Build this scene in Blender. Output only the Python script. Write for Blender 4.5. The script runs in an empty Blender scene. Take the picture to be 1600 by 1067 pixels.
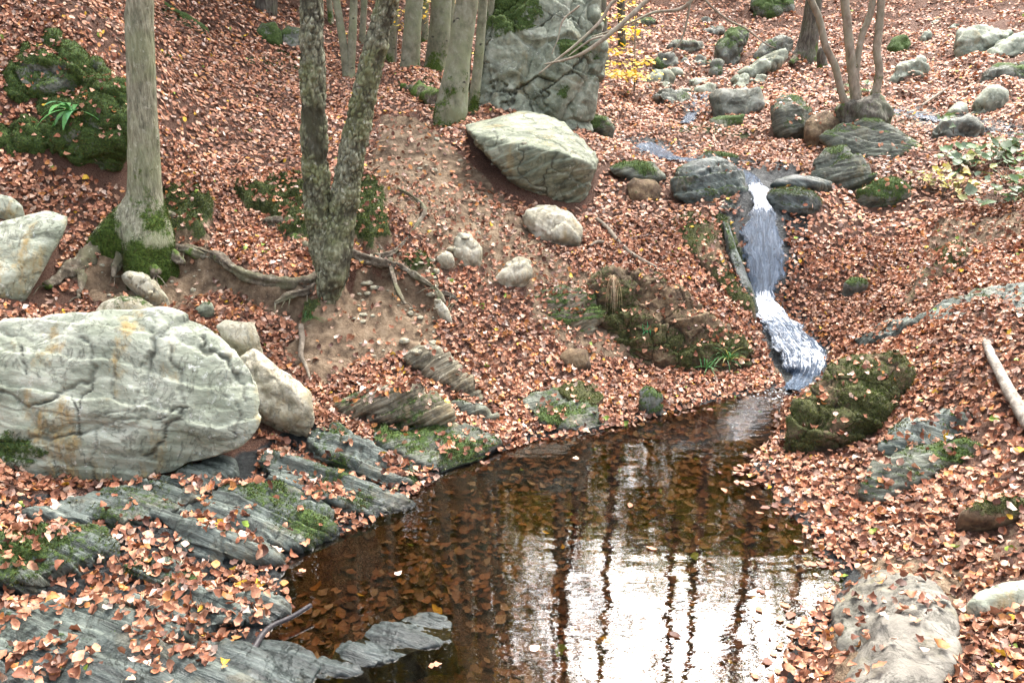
import bpy, bmesh, math, random
import numpy as np
from mathutils import Vector, Matrix
from mathutils.bvhtree import BVHTree
random.seed(7); RNG = np.random.default_rng(7)
scene = bpy.context.scene
COL = scene.collection
# ------------------------------------------------------------------ camera
CAM = np.array((0.0, 0.0, 2.6)); PITCH = math.radians(18.0); FPX = 1232.0
cam_d = bpy.data.cameras.new('camera'); cam_o = bpy.data.objects.new('camera', cam_d); COL.objects.link(cam_o)
cam_o.location = CAM; cam_o.rotation_euler = (math.pi/2 - PITCH, 0, 0)
cam_d.sensor_width = 36; cam_d.lens = 36*FPX/1600; cam_d.clip_start = .05; cam_d.clip_end = 2000
scene.camera = cam_o
# ------------------------------------------------------------------ sky, sun, exposure
SUN_EL, SUN_ROT = math.radians(57), math.radians(26)
world = bpy.data.worlds.new('World'); scene.world = world; world.use_nodes = True
_nt = world.node_tree; _bg = _nt.nodes['Background']
_sky = _nt.nodes.new('ShaderNodeTexSky'); _sky.sky_type = 'NISHITA'; _sky.sun_disc = False
_sky.sun_elevation = SUN_EL; _sky.sun_rotation = SUN_ROT; _sky.air_density = 1.0; _sky.dust_density = 8.0; _sky.ozone_density = 1.0
_hs = _nt.nodes.new('ShaderNodeHueSaturation'); _hs.inputs['Saturation'].default_value = .45
_nt.links.new(_sky.outputs[0], _hs.inputs['Color']); _nt.links.new(_hs.outputs[0], _bg.inputs['Color'])
_bg.inputs['Strength'].default_value = .15
sl = bpy.data.lights.new('sun', 'SUN'); sl.energy = .6; sl.angle = math.radians(12); sl.color = (1, .96, .9)
so = bpy.data.objects.new('sun', sl); COL.objects.link(so)
so.rotation_euler = Vector((-math.sin(SUN_ROT)*math.cos(SUN_EL), -math.cos(SUN_ROT)*math.cos(SUN_EL), -math.sin(SUN_EL))).to_track_quat('-Z', 'Y').to_euler()
scene.view_settings.view_transform = 'Standard'; scene.view_settings.look = 'None'
scene.view_settings.exposure = 2.65; scene.view_settings.gamma = 1.0
scene.render.engine = 'CYCLES'
scene.cycles.max_bounces = 8; scene.cycles.transparent_max_bounces = 12; scene.cycles.diffuse_bounces = 3
scene.cycles.glossy_bounces = 3; scene.cycles.caustics_reflective = False; scene.cycles.caustics_refractive = False
scene.cycles.use_denoising = True
# ------------------------------------------------------------------ numpy helpers
_perm = np.random.default_rng(3).permutation(256); _g = np.random.default_rng(4).normal(size=(256, 3)); _g /= np.linalg.norm(_g, axis=1)[:, None]
def noise(p):                                  # gradient noise, about -.6 .. .6
    p = np.asarray(p, float); i = np.floor(p).astype(int); f = p - i; u = f*f*f*(f*(f*6-15)+10)
    r = 0
    for dx in (0, 1):
        wx = u[:, 0] if dx else 1-u[:, 0]
        for dy in (0, 1):
            wy = u[:, 1] if dy else 1-u[:, 1]
            for dz in (0, 1):
                wz = u[:, 2] if dz else 1-u[:, 2]
                h = _perm[(_perm[(_perm[(i[:, 0]+dx) & 255]+i[:, 1]+dy) & 255]+i[:, 2]+dz) & 255]
                g = _g[h]
                r = r + wx*wy*wz*(g[:, 0]*(f[:, 0]-dx)+g[:, 1]*(f[:, 1]-dy)+g[:, 2]*(f[:, 2]-dz))
    return r
def fbm(p, o=4, s=1.0, gain=.5):
    p = np.asarray(p, float)*s; a = 1.0; r = 0
    for k in range(o):
        r = r + a*noise(p+17.3*k); p = p*2.03; a *= gain
    return r
def voro(p):                                   # F1, F2, cell id
    p = np.asarray(p, float); i = np.floor(p).astype(int); n = len(p)
    f1 = np.full(n, 9.); f2 = np.full(n, 9.); cid = np.zeros(n, int)
    for dx in (-1, 0, 1):
        for dy in (-1, 0, 1):
            for dz in (-1, 0, 1):
                c = i+(dx, dy, dz)
                h = _perm[(_perm[(_perm[c[:, 0] & 255]+c[:, 1]) & 255]+c[:, 2]) & 255]
                q = c+.5+.42*_g[h]*1.2
                d = np.linalg.norm(q-p, axis=1)
                m = d < f1
                f2 = np.where(m, f1, np.minimum(f2, d)); cid = np.where(m, h, cid); f1 = np.where(m, d, f1)
    return f1, f2, cid
def ss(a, b, x):
    t = np.clip((x-a)/(b-a), 0, 1); return t*t*(3-2*t)
def pip(poly, x, y):                           # signed distance to polygon, negative inside
    P = np.asarray(poly, float); Q = np.roll(P, -1, 0)
    ins = np.zeros(len(x), bool); d = np.full(len(x), 1e9)
    for (x0, y0), (x1, y1) in zip(P, Q):
        c = ((y0 > y) != (y1 > y))
        with np.errstate(divide='ignore', invalid='ignore'):
            ins ^= c & (x < (x1-x0)*(y-y0)/(y1-y0+1e-12)+x0)
        vx, vy = x1-x0, y1-y0; t = np.clip(((x-x0)*vx+(y-y0)*vy)/(vx*vx+vy*vy+1e-12), 0, 1)
        d = np.minimum(d, np.hypot(x-x0-t*vx, y-y0-t*vy))
    return np.where(ins, -d, d)
_cp, _sp = math.cos(PITCH), math.sin(PITCH)
def ray(px, py):                               # direction with unit forward component along world y
    v = (533.5-py)/FPX; k = _cp+v*_sp
    return np.array(((px-800)/FPX/k, 1.0, (-_sp+v*_cp)/k))
def P3(px, py, Y):
    return CAM+ray(px, py)*Y
def project(p):                                # world points -> photo pixels, depth
    q = np.asarray(p, float)-CAM
    fw = q[:, 1]*_cp-q[:, 2]*_sp; up = q[:, 1]*_sp+q[:, 2]*_cp
    fw = np.where(fw < .05, .05, fw)
    return 800+FPX*q[:, 0]/fw, 533.5-FPX*up/fw, fw
# ------------------------------------------------------------------ terrain
CTRL = [(0,1060,2.75),(200,1060,2.85),(380,1050,2.95),(0,900,3.35),(200,900,3.55),(400,900,3.75),(0,790,3.95),(200,790,4.1),
(400,790,4.3),(520,830,4.25),(100,740,4.5),(430,700,5.0),(620,740,4.95),(600,640,5.6),(760,690,5.45),(900,650,6.0),(800,600,6.2),
(950,600,6.5),(700,540,6.4),(560,560,6.2),(480,600,5.75),(520,490,6.6),(420,520,6.3),(400,440,6.7),(300,470,6.5),(200,430,6.7),
(100,460,6.3),(0,470,5.9),(330,370,7.3),(410,370,7.4),(230,330,7.5),(60,330,7.0),(0,260,7.2),(120,240,7.5),(60,120,7.9),(120,20,8.6),
(300,200,9),(300,100,11),(300,10,13.5),(400,280,8.6),(420,200,10.2),(420,100,13),(430,20,17),(560,250,9),(560,160,11.5),(540,60,16),
(650,200,10),(650,130,12.5),(640,320,8.0),(650,420,7.2),(740,280,8.8),(760,400,7.6),(740,480,7.0),(860,320,8.7),(860,470,7.2),
(900,560,6.7),(920,390,8.0),(1050,400,8.0),(1000,320,9),(950,250,10),(1100,320,8.8),(1120,480,7.4),(1050,590,6.8),(1180,590,6.85),
(1190,480,7.75),(1190,400,8.15),(1190,310,8.75),(1190,280,9.3),(1240,530,7.2),(1270,580,6.85),(1270,450,7.9),(1260,350,8.6),
(1300,520,7.2),(1350,400,8.3),(1350,470,7.5),(1300,290,9.3),(1100,240,11),(1010,235,11.5),(1080,190,13),(1080,150,15.5),(1000,110,18),
(1040,60,22),(1000,10,28),(1150,20,28),(1200,130,16),(1260,90,18.5),(1300,20,27),(1450,20,25),(1600,20,23),(1450,100,17.5),
(1600,100,16),(1400,180,12.5),(1330,200,11.8),(1280,240,10.8),(1600,190,12),(1500,185,12.3),(1400,260,10),(1550,260,9.5),
(1430,330,8.9),(1590,330,8),(1450,420,7.6),(1590,420,7.0),(1500,480,6.3),(1590,520,5.6),(1420,540,6.2),(1500,600,5.3),(1400,620,5.6),
(1590,650,4.7),(1300,690,5.3),(1240,640,6),(1450,700,4.9),(1600,750,4.2),(1400,800,4.25),(1300,780,4.6),(1550,850,3.7),(1390,900,3.65),
(1500,1000,2.85),(1590,1060,2.55),(1350,1060,2.75),(850,150,13.5),(900,190,12)]
W = [P3(*c) for c in CTRL]
W += [np.array(q, float) for q in [(0,3.5,-.2),(.5,4.5,-.2),(1.2,5.3,-.2),(.6,3.0,-.2),(1.7,5.8,-.1),(0,2.4,-.15),(.3,1.7,-.05),
 (-1,1.6,.3),(1.5,1.5,.4),(0,0.6,.7),(-2.5,1,.9),(2.5,1,.9),(0,-3,1.0),(-5,0,2.2),(5,0,1.6),(-6,5,3.0),(-8,8,4.6),(-9,12,6),(-9,18,7.2),
 (-7,25,8.5),(0,30,7.6),(0,45,14),(-14,35,14),(16,42,13.5),(30,32,12.5),(20,15,5.2),(13,9,2.9),(11,5,2.2),(-20,5,9),(-20,20,13),(30,10,8),
 (-12,-8,4),(12,-8,3),(0,-15,2),(45,55,26),(-45,50,28),(0,80,30),(50,0,12),(-50,0,20),(0,-50,8),(60,90,40),(-60,90,42),(-60,-50,18),(60,-50,14),(0,120,42)]]
W = np.array(W)
def _U(r2): return .5*r2*np.log(r2+1e-9)
def _tps_fit(xy, z, lam=.002):
    n = len(xy); d2 = ((xy[:, None]-xy[None])**2).sum(2); K = _U(d2)+lam*np.eye(n)*np.sqrt((xy**2).sum(1)+1)*.2
    Pm = np.c_[np.ones(n), xy]; A = np.zeros((n+3, n+3)); A[:n, :n] = K; A[:n, n:] = Pm; A[n:, :n] = Pm.T
    return np.linalg.solve(A, np.r_[z, 0, 0, 0])
_S = .2                                        # metres -> units used by the fit
_cxy = W[:, :2]*_S; _w = _tps_fit(_cxy, W[:, 2])
def base_z(x, y):
    x = np.clip(np.atleast_1d(np.asarray(x, float)), -62, 62); y = np.clip(np.atleast_1d(np.asarray(y, float)), -52, 118)
    out = np.empty(len(x))
    for s in range(0, len(x), 40000):
        xy = np.c_[x[s:s+40000], y[s:s+40000]]*_S
        d2 = ((xy[:, None]-_cxy[None])**2).sum(2)
        out[s:s+40000] = _U(d2)@_w[:-3]+_w[-3]+xy@_w[-2:]
    return out
POOLPX = [(1235,607),(1130,622),(1050,642),(960,666),(900,678),(830,688),(760,712),(690,738),(640,772),(600,800),(520,840),(435,880),
 (445,935),(402,985),(392,1035),(440,1100),(470,1250),(1150,1300),(1215,1110),(1225,1060),(1245,1010),(1270,965),(1308,940),(1318,905),(1272,842),(1215,778),(1172,737),
 (1200,700),(1228,665),(1226,630)]
POOLPX[0:1] = [(1268,592),(1240,600)]; POOLPX.append((1255,612))
def at0(px, py):
    r = ray(px, py); return (CAM+r*(-CAM[2]/r[2]))[:2]
POOL = np.array([at0(*q) for q in POOLPX])
def pool_d(x, y):
    d = pip(POOL, x, y)
    return d
def height(x, y, detail=True):
    x = np.atleast_1d(np.asarray(x, float)); y = np.atleast_1d(np.asarray(y, float))
    z = base_z(x, y); r = np.hypot(x, y)
    d = pool_d(x, y)
    if detail:
        p = np.c_[x, y, np.zeros(len(x))]
        d = d+.05*fbm(p, 3, 5.0)
        z = z+.13*fbm(p, 5, 1.1)*ss(.1, .7, d)*np.clip(r/8, .5, 3)+.018*fbm(p+5, 3, 7.0)*ss(0, .3, d)
    zo = np.maximum(z, np.minimum(.008+.16*np.maximum(d, 0), .5))
    zi = -np.minimum(.25*np.maximum(-d, 0), .3)-.004
    return np.where(d > 0, zo, zi)
_ys = np.concatenate([np.arange(1.8, 14, .02), np.arange(14, 40, .06), np.arange(40, 110, .5)])
def at(px, py, lift=0.0):                       # where the pixel's sight line meets the ground
    r = ray(px, py); q = CAM[None]+r[None]*_ys[:, None]
    h = height(q[:, 0], q[:, 1], False)+lift
    k = np.nonzero(q[:, 2] <= h)[0]
    if len(k) == 0: return q[-1]
    k = k[0]
    if k == 0: return q[0]
    a, b = q[k-1, 2]-h[k-1], q[k, 2]-h[k]; t = a/(a-b+1e-12)
    return q[k-1]+(q[k]-q[k-1])*t
# ------------------------------------------------------------------ mesh and object helpers
def mesh_np(name, V, Fq=None, Ft=None, attrs=None, colors=None, mats=(), matidx=None, smooth=True):
    me = bpy.data.meshes.new(name); V = np.asarray(V, np.float32)
    loops = []; sizes = []
    if Fq is not None and len(Fq): loops.append(np.asarray(Fq, np.int32).ravel()); sizes.append(np.full(len(Fq), 4, np.int32))
    if Ft is not None and len(Ft): loops.append(np.asarray(Ft, np.int32).ravel()); sizes.append(np.full(len(Ft), 3, np.int32))
    L = np.concatenate(loops); S = np.concatenate(sizes)
    me.vertices.add(len(V)); me.vertices.foreach_set('co', V.ravel())
    me.loops.add(len(L)); me.loops.foreach_set('vertex_index', L)
    me.polygons.add(len(S)); st = np.concatenate([[0], np.cumsum(S)[:-1]]).astype(np.int32)
    me.polygons.foreach_set('loop_start', st); me.polygons.foreach_set('loop_total', S)
    if matidx is not None: me.polygons.foreach_set('material_index', np.asarray(matidx, np.int32))
    me.polygons.foreach_set('use_smooth', np.full(len(S), smooth, bool))
    for k, a in (attrs or {}).items():
        at_ = me.attributes.new(k, 'FLOAT', 'POINT'); at_.data.foreach_set('value', np.asarray(a, np.float32))
    for k, c in (colors or {}).items():
        at_ = me.attributes.new(k, 'FLOAT_COLOR', 'POINT'); c = np.asarray(c, np.float32)
        if c.shape[1] == 3: c = np.c_[c, np.ones(len(c))].astype(np.float32)
        at_.data.foreach_set('color', c.ravel())
    for m in mats: me.materials.append(m)
    me.update(calc_edges=True); me.validate()
    return me
def tag(o, label=None, cat=None, group=None, kind=None):
    if label: o['label'] = label
    if cat: o['category'] = cat
    if group: o['group'] = group
    if kind: o['kind'] = kind
    return o
def mkobj(name, me, origin=None, parent=None):
    o = bpy.data.objects.new(name, me); COL.objects.link(o)
    if origin is not None:
        v = np.empty(len(me.vertices)*3, np.float32); me.vertices.foreach_get('co', v)
        me.vertices.foreach_set('co', (v.reshape(-1, 3)-np.asarray(origin, np.float32)).ravel()); me.update()
    if parent is not None:
        o.parent = parent
        if origin is not None: o.location = Vector(origin)-parent.location
    elif origin is not None: o.location = origin
    return o
def empty(name, loc):
    o = bpy.data.objects.new(name, None); COL.objects.link(o); o.location = loc; o.empty_display_size = .1
    return o
def vnormals(V, F):
    a, b, c = V[F[:, 0]], V[F[:, 1]], V[F[:, 2]]; n = np.cross(b-a, c-a); N = np.zeros_like(V)
    for k in range(F.shape[1]): np.add.at(N, F[:, k], n)
    return N/(np.linalg.norm(N, axis=1)[:, None]+1e-12)
# ------------------------------------------------------------------ node helpers
class NT:
    def __init__(s, name):
        s.m = bpy.data.materials.new(name); s.m.use_nodes = True; s.t = s.m.node_tree; s.t.nodes.clear()
        s.out = s.t.nodes.new('ShaderNodeOutputMaterial'); s._tc = None
    def link(s, a, b): s.t.links.new(a, b)
    def set(s, sock, v):
        if hasattr(v, 'is_output'): s.link(v, sock)
        else:
            if isinstance(v, (tuple, list)) and len(v) == 3 and sock.type == 'RGBA': v = (*v, 1)
            sock.default_value = v
    def n(s, typ, ins=None, **props):
        nd = s.t.nodes.new(typ)
        for k, v in props.items(): setattr(nd, k, v)
        for k, v in (ins or {}).items(): s.set(nd.inputs[k], v)
        return nd
    def pos(s):
        if s._tc is None: s._tc = s.n('ShaderNodeTexCoord')
        return s._tc.outputs['Object']
    def noise(s, scale, detail=4, rough=.55, vec=None, dist=0.0):
        return s.n('ShaderNodeTexNoise', {'Vector': vec if vec is not None else s.pos(), 'Scale': scale, 'Detail': detail, 'Roughness': rough, 'Distortion': dist}).outputs[0]
    def voro(s, scale, vec=None, feature='F1', out='Distance', rand=1.0):
        return s.n('ShaderNodeTexVoronoi', {'Vector': vec if vec is not None else s.pos(), 'Scale': scale, 'Randomness': rand}, feature=feature).outputs[out]
    def map(s, vec=None, scale=(1, 1, 1), rot=(0, 0, 0)):
        return s.n('ShaderNodeMapping', {'Vector': vec if vec is not None else s.pos(), 'Scale': scale, 'Rotation': rot}).outputs[0]
    def mix(s, f, a, b, mode='MIX'):
        nd = s.n('ShaderNodeMix', data_type='RGBA', blend_type=mode)
        s.set(nd.inputs[0], f); s.set(nd.inputs[6], a); s.set(nd.inputs[7], b); return nd.outputs[2]
    def math(s, op, a, b=0.0, clamp=False):
        nd = s.n('ShaderNodeMath', operation=op, use_clamp=clamp); s.set(nd.inputs[0], a); s.set(nd.inputs[1], b); return nd.outputs[0]
    def rng(s, v, a, b, c=0.0, d=1.0):
        nd = s.n('ShaderNodeMapRange', {'Value': v, 'From Min': a, 'From Max': b, 'To Min': c, 'To Max': d}, interpolation_type='SMOOTHSTEP'); return nd.outputs[0]
    def ramp(s, f, stops):
        nd = s.n('ShaderNodeValToRGB'); s.set(nd.inputs[0], f); e = nd.color_ramp.elements
        while len(e) < len(stops): e.new(.5)
        for k, (p, c) in enumerate(stops): e[k].position = p; e[k].color = (*c, 1)
        return nd.outputs[0]
    def attr(s, name, out='Fac'): return s.n('ShaderNodeAttribute', attribute_name=name).outputs[out]
    def bump(s, h, strength=.5, dist=.02, normal=None):
        ins = {'Height': h, 'Strength': strength, 'Distance': dist}
        if normal is not None: ins['Normal'] = normal
        return s.n('ShaderNodeBump', ins).outputs[0]
    def bsdf(s, color, rough=.8, normal=None, spec=.4, **kw):
        ins = {'Base Color': color, 'Roughness': rough, 'Specular IOR Level': spec}
        if normal is not None: ins['Normal'] = normal
        ins.update(kw)
        b = s.n('ShaderNodeBsdfPrincipled', ins); s.link(b.outputs[0], s.out.inputs[0]); return b
# ------------------------------------------------------------------ photo-space regions used to decide where leaves, soil, moss and wet rock lie
# (leaf density, polygon)  later entries win
LEAFZ = [
 (.06, [(110,430),(200,380),(300,365),(335,395),(470,450),(500,470),(560,420),(640,425),(720,455),(715,520),(660,550),(570,565),(500,600),(450,560),(420,500),(380,470),(250,485),(150,480)]),
 (.9, [(320,350),(400,345),(470,370),(475,420),(430,430),(370,420),(330,390)]),
 (.95, [(290,470),(350,450),(400,465),(470,520),(450,540),(400,505),(330,500)]),
 (.22, [(595,175),(665,190),(770,285),(840,370),(910,430),(840,450),(690,410),(630,340),(555,300),(585,240)]),
 (.35, [(560,400),(640,390),(760,400),(790,440),(720,470),(640,450)]),
 (.75, [(690,430),(760,420),(730,490),(820,520),(1000,600),(880,600),(720,560),(680,520)]),
 (.3, [(815,430),(940,420),(960,470),(1000,560),(900,560),(830,500)]),
 (.9, [(1440,250),(1600,250),(1600,460),(1480,440)]),
 (.25, [(1470,340),(1600,330),(1600,370),(1500,400),(1440,460),(1400,480),(1430,420)]),
 (.22, [(1308,890),(1400,870),(1500,880),(1510,950),(1440,1000),(1500,1067),(1300,1067)]),
 (.5, [(1520,780),(1600,770),(1600,900),(1530,880)]),
 (.0, [(1165,270),(1205,290),(1228,335),(1228,400),(1210,470),(1250,520),(1305,545),(1290,600),(1235,625),(1215,590),(1190,530),(1170,470),(1150,400),(1150,340)]),
 (.0, [(1150,265),(1245,265),(1245,300),(1160,300)]),
 (.15, [(985,222),(1040,220),(1060,240),(1020,250),(990,240)]),
 (.25, [(1130,330),(1160,340),(1165,470),(1130,440),(1110,360)]),
 (.35, [(1380,170),(1440,165),(1600,195),(1600,215),(1480,205),(1390,195)]),
 (.72, [(0,770),(200,770),(400,700),(480,660),(640,750),(630,800),(440,880),(460,930),(400,1000),(480,1067),(0,1067)]),
 (.15, [(200,390),(300,300),(340,330),(320,380),(250,400)]),
 (.12, [(365,295),(430,275),(480,280),(495,375),(440,368),(420,335),(380,325)]), (.12, [(550,272),(600,295),(614,385),(580,402),(545,370)]), (.12, [(252,298),(300,293),(338,318),(328,362),(280,378),(250,345)]),
]
MOSSZ = [[(252,300),(300,295),(335,320),(325,360),(280,375),(250,340)], [(150,345),(200,320),(225,340),(170,370)], [(365,295),(430,275),(480,280),(495,375),(440,368),(420,335),(380,325)],
 [(550,275),(600,300),(612,380),(580,400),(545,360)], [(605,135),(700,110),(700,200),(690,200),(650,140)],
 [(470,480),(500,470),(500,505),(475,510)], [(630,410),(670,405),(680,425),(640,430)], [(1100,540),(1180,520),(1180,560),(1120,570)], [(1110,330),(1145,340),(1180,470),(1160,480),(1120,400)],
 [(640,690),(720,660),(770,680),(740,715),(650,720)], [(370,95),(470,80),(470,110)], [(1330,210),(1290,200),(1330,150),(1420,170)], [(240,8),(330,45),(320,55),(240,20)], [(250,80),(272,82),(270,90),(250,88)], [(910,180),(950,170),(960,200),(920,210)], [(1050,190),(1110,195),(1180,205),(1170,215),(1060,205)],
 [(575,670),(640,660),(700,690),(740,720),(690,735),(640,720)], [(1430,440),(1470,390),(1500,370),(1480,440)], [(1340,280),(1420,280),(1430,310),(1350,310)]]
def zone_val(zones, px, py, default, soft=7.0):
    v = np.full(len(px), default, float)
    for val, poly in zones:
        d = pip(poly, px, py); w = 1-ss(-soft, soft, d); v = v*(1-w)+val*w
    return v
def leaf_density(pts):
    px, py, _ = project(pts); j = 14*fbm(pts, 2, 3.0)
    return zone_val(LEAFZ, px+j, py+j*.7, 1.0)
def moss_zone(pts):
    px, py, _ = project(pts); j = 16*fbm(pts, 3, 4.0); v = np.zeros(len(px))
    for poly in MOSSZ: v = np.maximum(v, 1-ss(-8, 8, pip(poly, px+j, py+j)))
    return v
# ------------------------------------------------------------------ ground
def ground_mat():
    t = NT('forest_floor'); p = t.pos()
    col = t.attr('mask', 'Color'); sep = t.n('ShaderNodeSeparateColor', {'Color': col})
    lit, moss, wet = sep.outputs[0], sep.outputs[1], sep.outputs[2]
    n1 = t.noise(3, 5); n2 = t.noise(30, 4, .6)
    soil = t.ramp(t.noise(9, 6, .65), [(.28, (.05, .032, .02)), (.43, (.17, .115, .07)), (.56, (.30, .215, .135)), (.75, (.46, .36, .25))])
    peb = t.rng(t.voro(38), .30, .12)
    pebc = t.ramp(t.voro(38, out='Color'), [(0, (.2, .13, .08)), (.6, (.4, .3, .2)), (1, (.5, .42, .33))])
    soil = t.mix(t.math('MULTIPLY', t.math('MULTIPLY', peb, .85), t.rng(n1, .42, .6)), soil, pebc)
    warp = t.n('ShaderNodeVectorMath', {0: p, 1: t.n('ShaderNodeTexNoise', {'Vector': p, 'Scale': 14.0, 'Detail': 3}).outputs['Color']}, operation='MULTIPLY_ADD')
    warp.inputs[1].default_value = (1, 1, 1); nn = t.n('ShaderNodeVectorMath', {0: t.n('ShaderNodeTexNoise', {'Vector': p, 'Scale': 11.0, 'Detail': 3}).outputs['Color']}, operation='SCALE'); nn.inputs[3].default_value = .07
    t.link(nn.outputs[0], warp.inputs[2])
    lc = t.n('ShaderNodeSeparateColor', {'Color': t.voro(19, vec=warp.outputs[0], out='Color')}).outputs[0]
    leafc = t.ramp(lc, [(0, (.04, .02, .013)), (.3, (.10, .047, .029)), (.55, (.18, .083, .05)), (.8, (.28, .14, .088)), (1, (.38, .23, .16))])
    base = t.mix(t.rng(t.math('ADD', lit, t.math('MULTIPLY', t.math('SUBTRACT', n2, .5), .9)), .35, .6), soil, leafc)
    rockc = t.ramp(t.noise(14, 6, .7, vec=t.map(scale=(1.2, 2.5, 5), rot=(.5, .3, .4))), [(.3, (.010, .011, .012)), (.5, (.03, .035, .036)), (.7, (.085, .098, .095))])
    base = t.mix(t.rng(wet, .3, .6), base, rockc)
    mossc = t.ramp(t.noise(45, 4, .7), [(.3, (.016, .024, .006)), (.5, (.05, .072, .016)), (.7, (.12, .145, .033))])
    base = t.mix(t.rng(t.math('ADD', moss, t.math('MULTIPLY', t.math('SUBTRACT', n2, .5), .8)), .35, .6), base, mossc)
    h = t.math('ADD', t.math('MULTIPLY', t.voro(19, vec=warp.outputs[0]), lit), t.math('ADD', t.math('MULTIPLY', n2, 1.0), t.math('MULTIPLY', t.noise(90, 5, .7), 1.3)))
    rough = t.rng(wet, .3, .8, .9, .5)
    t.bsdf(base, rough, t.bump(h, 1.0, .035), spec=.35)
    return t.m
def axis(lo, hi, step, a, b, grow=1.16, coarse=4.0):
    c = list(np.arange(lo, hi+1e-6, step)); s = step; v = hi
    while v < b: s = min(s*grow, coarse); v += s; c.append(v)
    s = step; v = lo; pre = []
    while v > a: s = min(s*grow, coarse); v -= s; pre.append(v)
    return np.array(pre[::-1]+c)
def build_ground():
    xs = axis(-5.2, 5.6, .028, -150, 150, 1.09); ys = axis(2.2, 10.5, .03, -120, 190, 1.035)
    X, Y = np.meshgrid(xs, ys); x, y = X.ravel(), Y.ravel()
    z = height(x, y); V = np.c_[x, y, z]; nx, ny = len(xs), len(ys)
    d = pool_d(x, y)
    lit = leaf_density(V); moss = moss_zone(V)
    px, py, fw = project(V)
    j = 10*fbm(V, 3, 5.0)
    wet = 1-ss(.02, .16, d+.08*fbm(V, 3, 4.0))
    wet = np.where(d < -.02, ss(.0, -.3, d)*0+.35*(1-ss(-.6, 0, d)), wet)
    for poly in ([(1155,265),(1250,270),(1262,330),(1255,400),(1235,470),(1300,540),(1280,600),(1230,590),(1185,530),(1160,470),(1125,400),(1120,340)], [(975,215),(1060,225),(1150,250),(1250,262),(1250,300),(1150,290),(1060,250),(990,245)], [(1040,150),(1120,140),(1130,165),(1085,180)], [(1390,170),(1450,172),(1600,200),(1600,222),(1480,205)],
                 [(0,780),(200,775),(400,705),(480,660),(640,750),(640,800),(440,880),(460,930),(400,1000),(480,1067),(0,1067)]):
        wet = np.maximum(wet, 1-ss(-6, 14, pip(poly, px+j, py+j)))
    bare = (1-lit)*(d > .15)*(wet < .3)*(y < 13); V[:, 2] += bare*(.11*fbm(V, 4, 3.2)+.045*fbm(V, 4, 12.0))
    # hollows washed out beneath the roots
    jj = 12*fbm(V, 4, 6.0)
    for dep_, poly in ((.15, [(150,412),(225,402),(290,396),(335,402),(400,440),(480,456),(498,472),(470,505),(380,475),(300,475),(200,462),(120,455)]), (.12, [(545,425),(600,420),(680,455),(700,490),(650,535),(560,525),(532,478)])):
        V[:, 2] -= dep_*(1-ss(-9, 3, pip(poly, px+jj, py+jj)))*(y < 9)
    V[:, 2] += .10*moss*(lit < .5)*(y < 9.5)*(y > 6.3)*(x < 0)*(1+.9*fbm(V, 3, 7.0))
    # bedrock ripples where the slate is bare
    L = np.array((.35, .85, .4)); L /= np.linalg.norm(L); s = (V@L)/.075+1.2*fbm(V, 3, 1.5); saw = s-np.floor(s)
    near = (wet > .4) & (d > 0) & (y < 12)
    V[:, 2] += np.where(near, (.034*(saw-.5)-.03)*ss(0, .25, d)*ss(.4, .9, wet), 0)
    i = np.arange(nx*ny).reshape(ny, nx); F = np.stack([i[:-1, :-1], i[:-1, 1:], i[1:, 1:], i[1:, :-1]], -1).reshape(-1, 4)
    me = mesh_np('ground', V, F, colors={'mask': np.c_[lit, moss, wet]}, mats=[ground_mat()])
    o = mkobj('ground', me); tag(o, kind='structure'); return o, V, F, lit, moss
GROUND, GV, GF, GLIT, GMOSS = build_ground()
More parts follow.
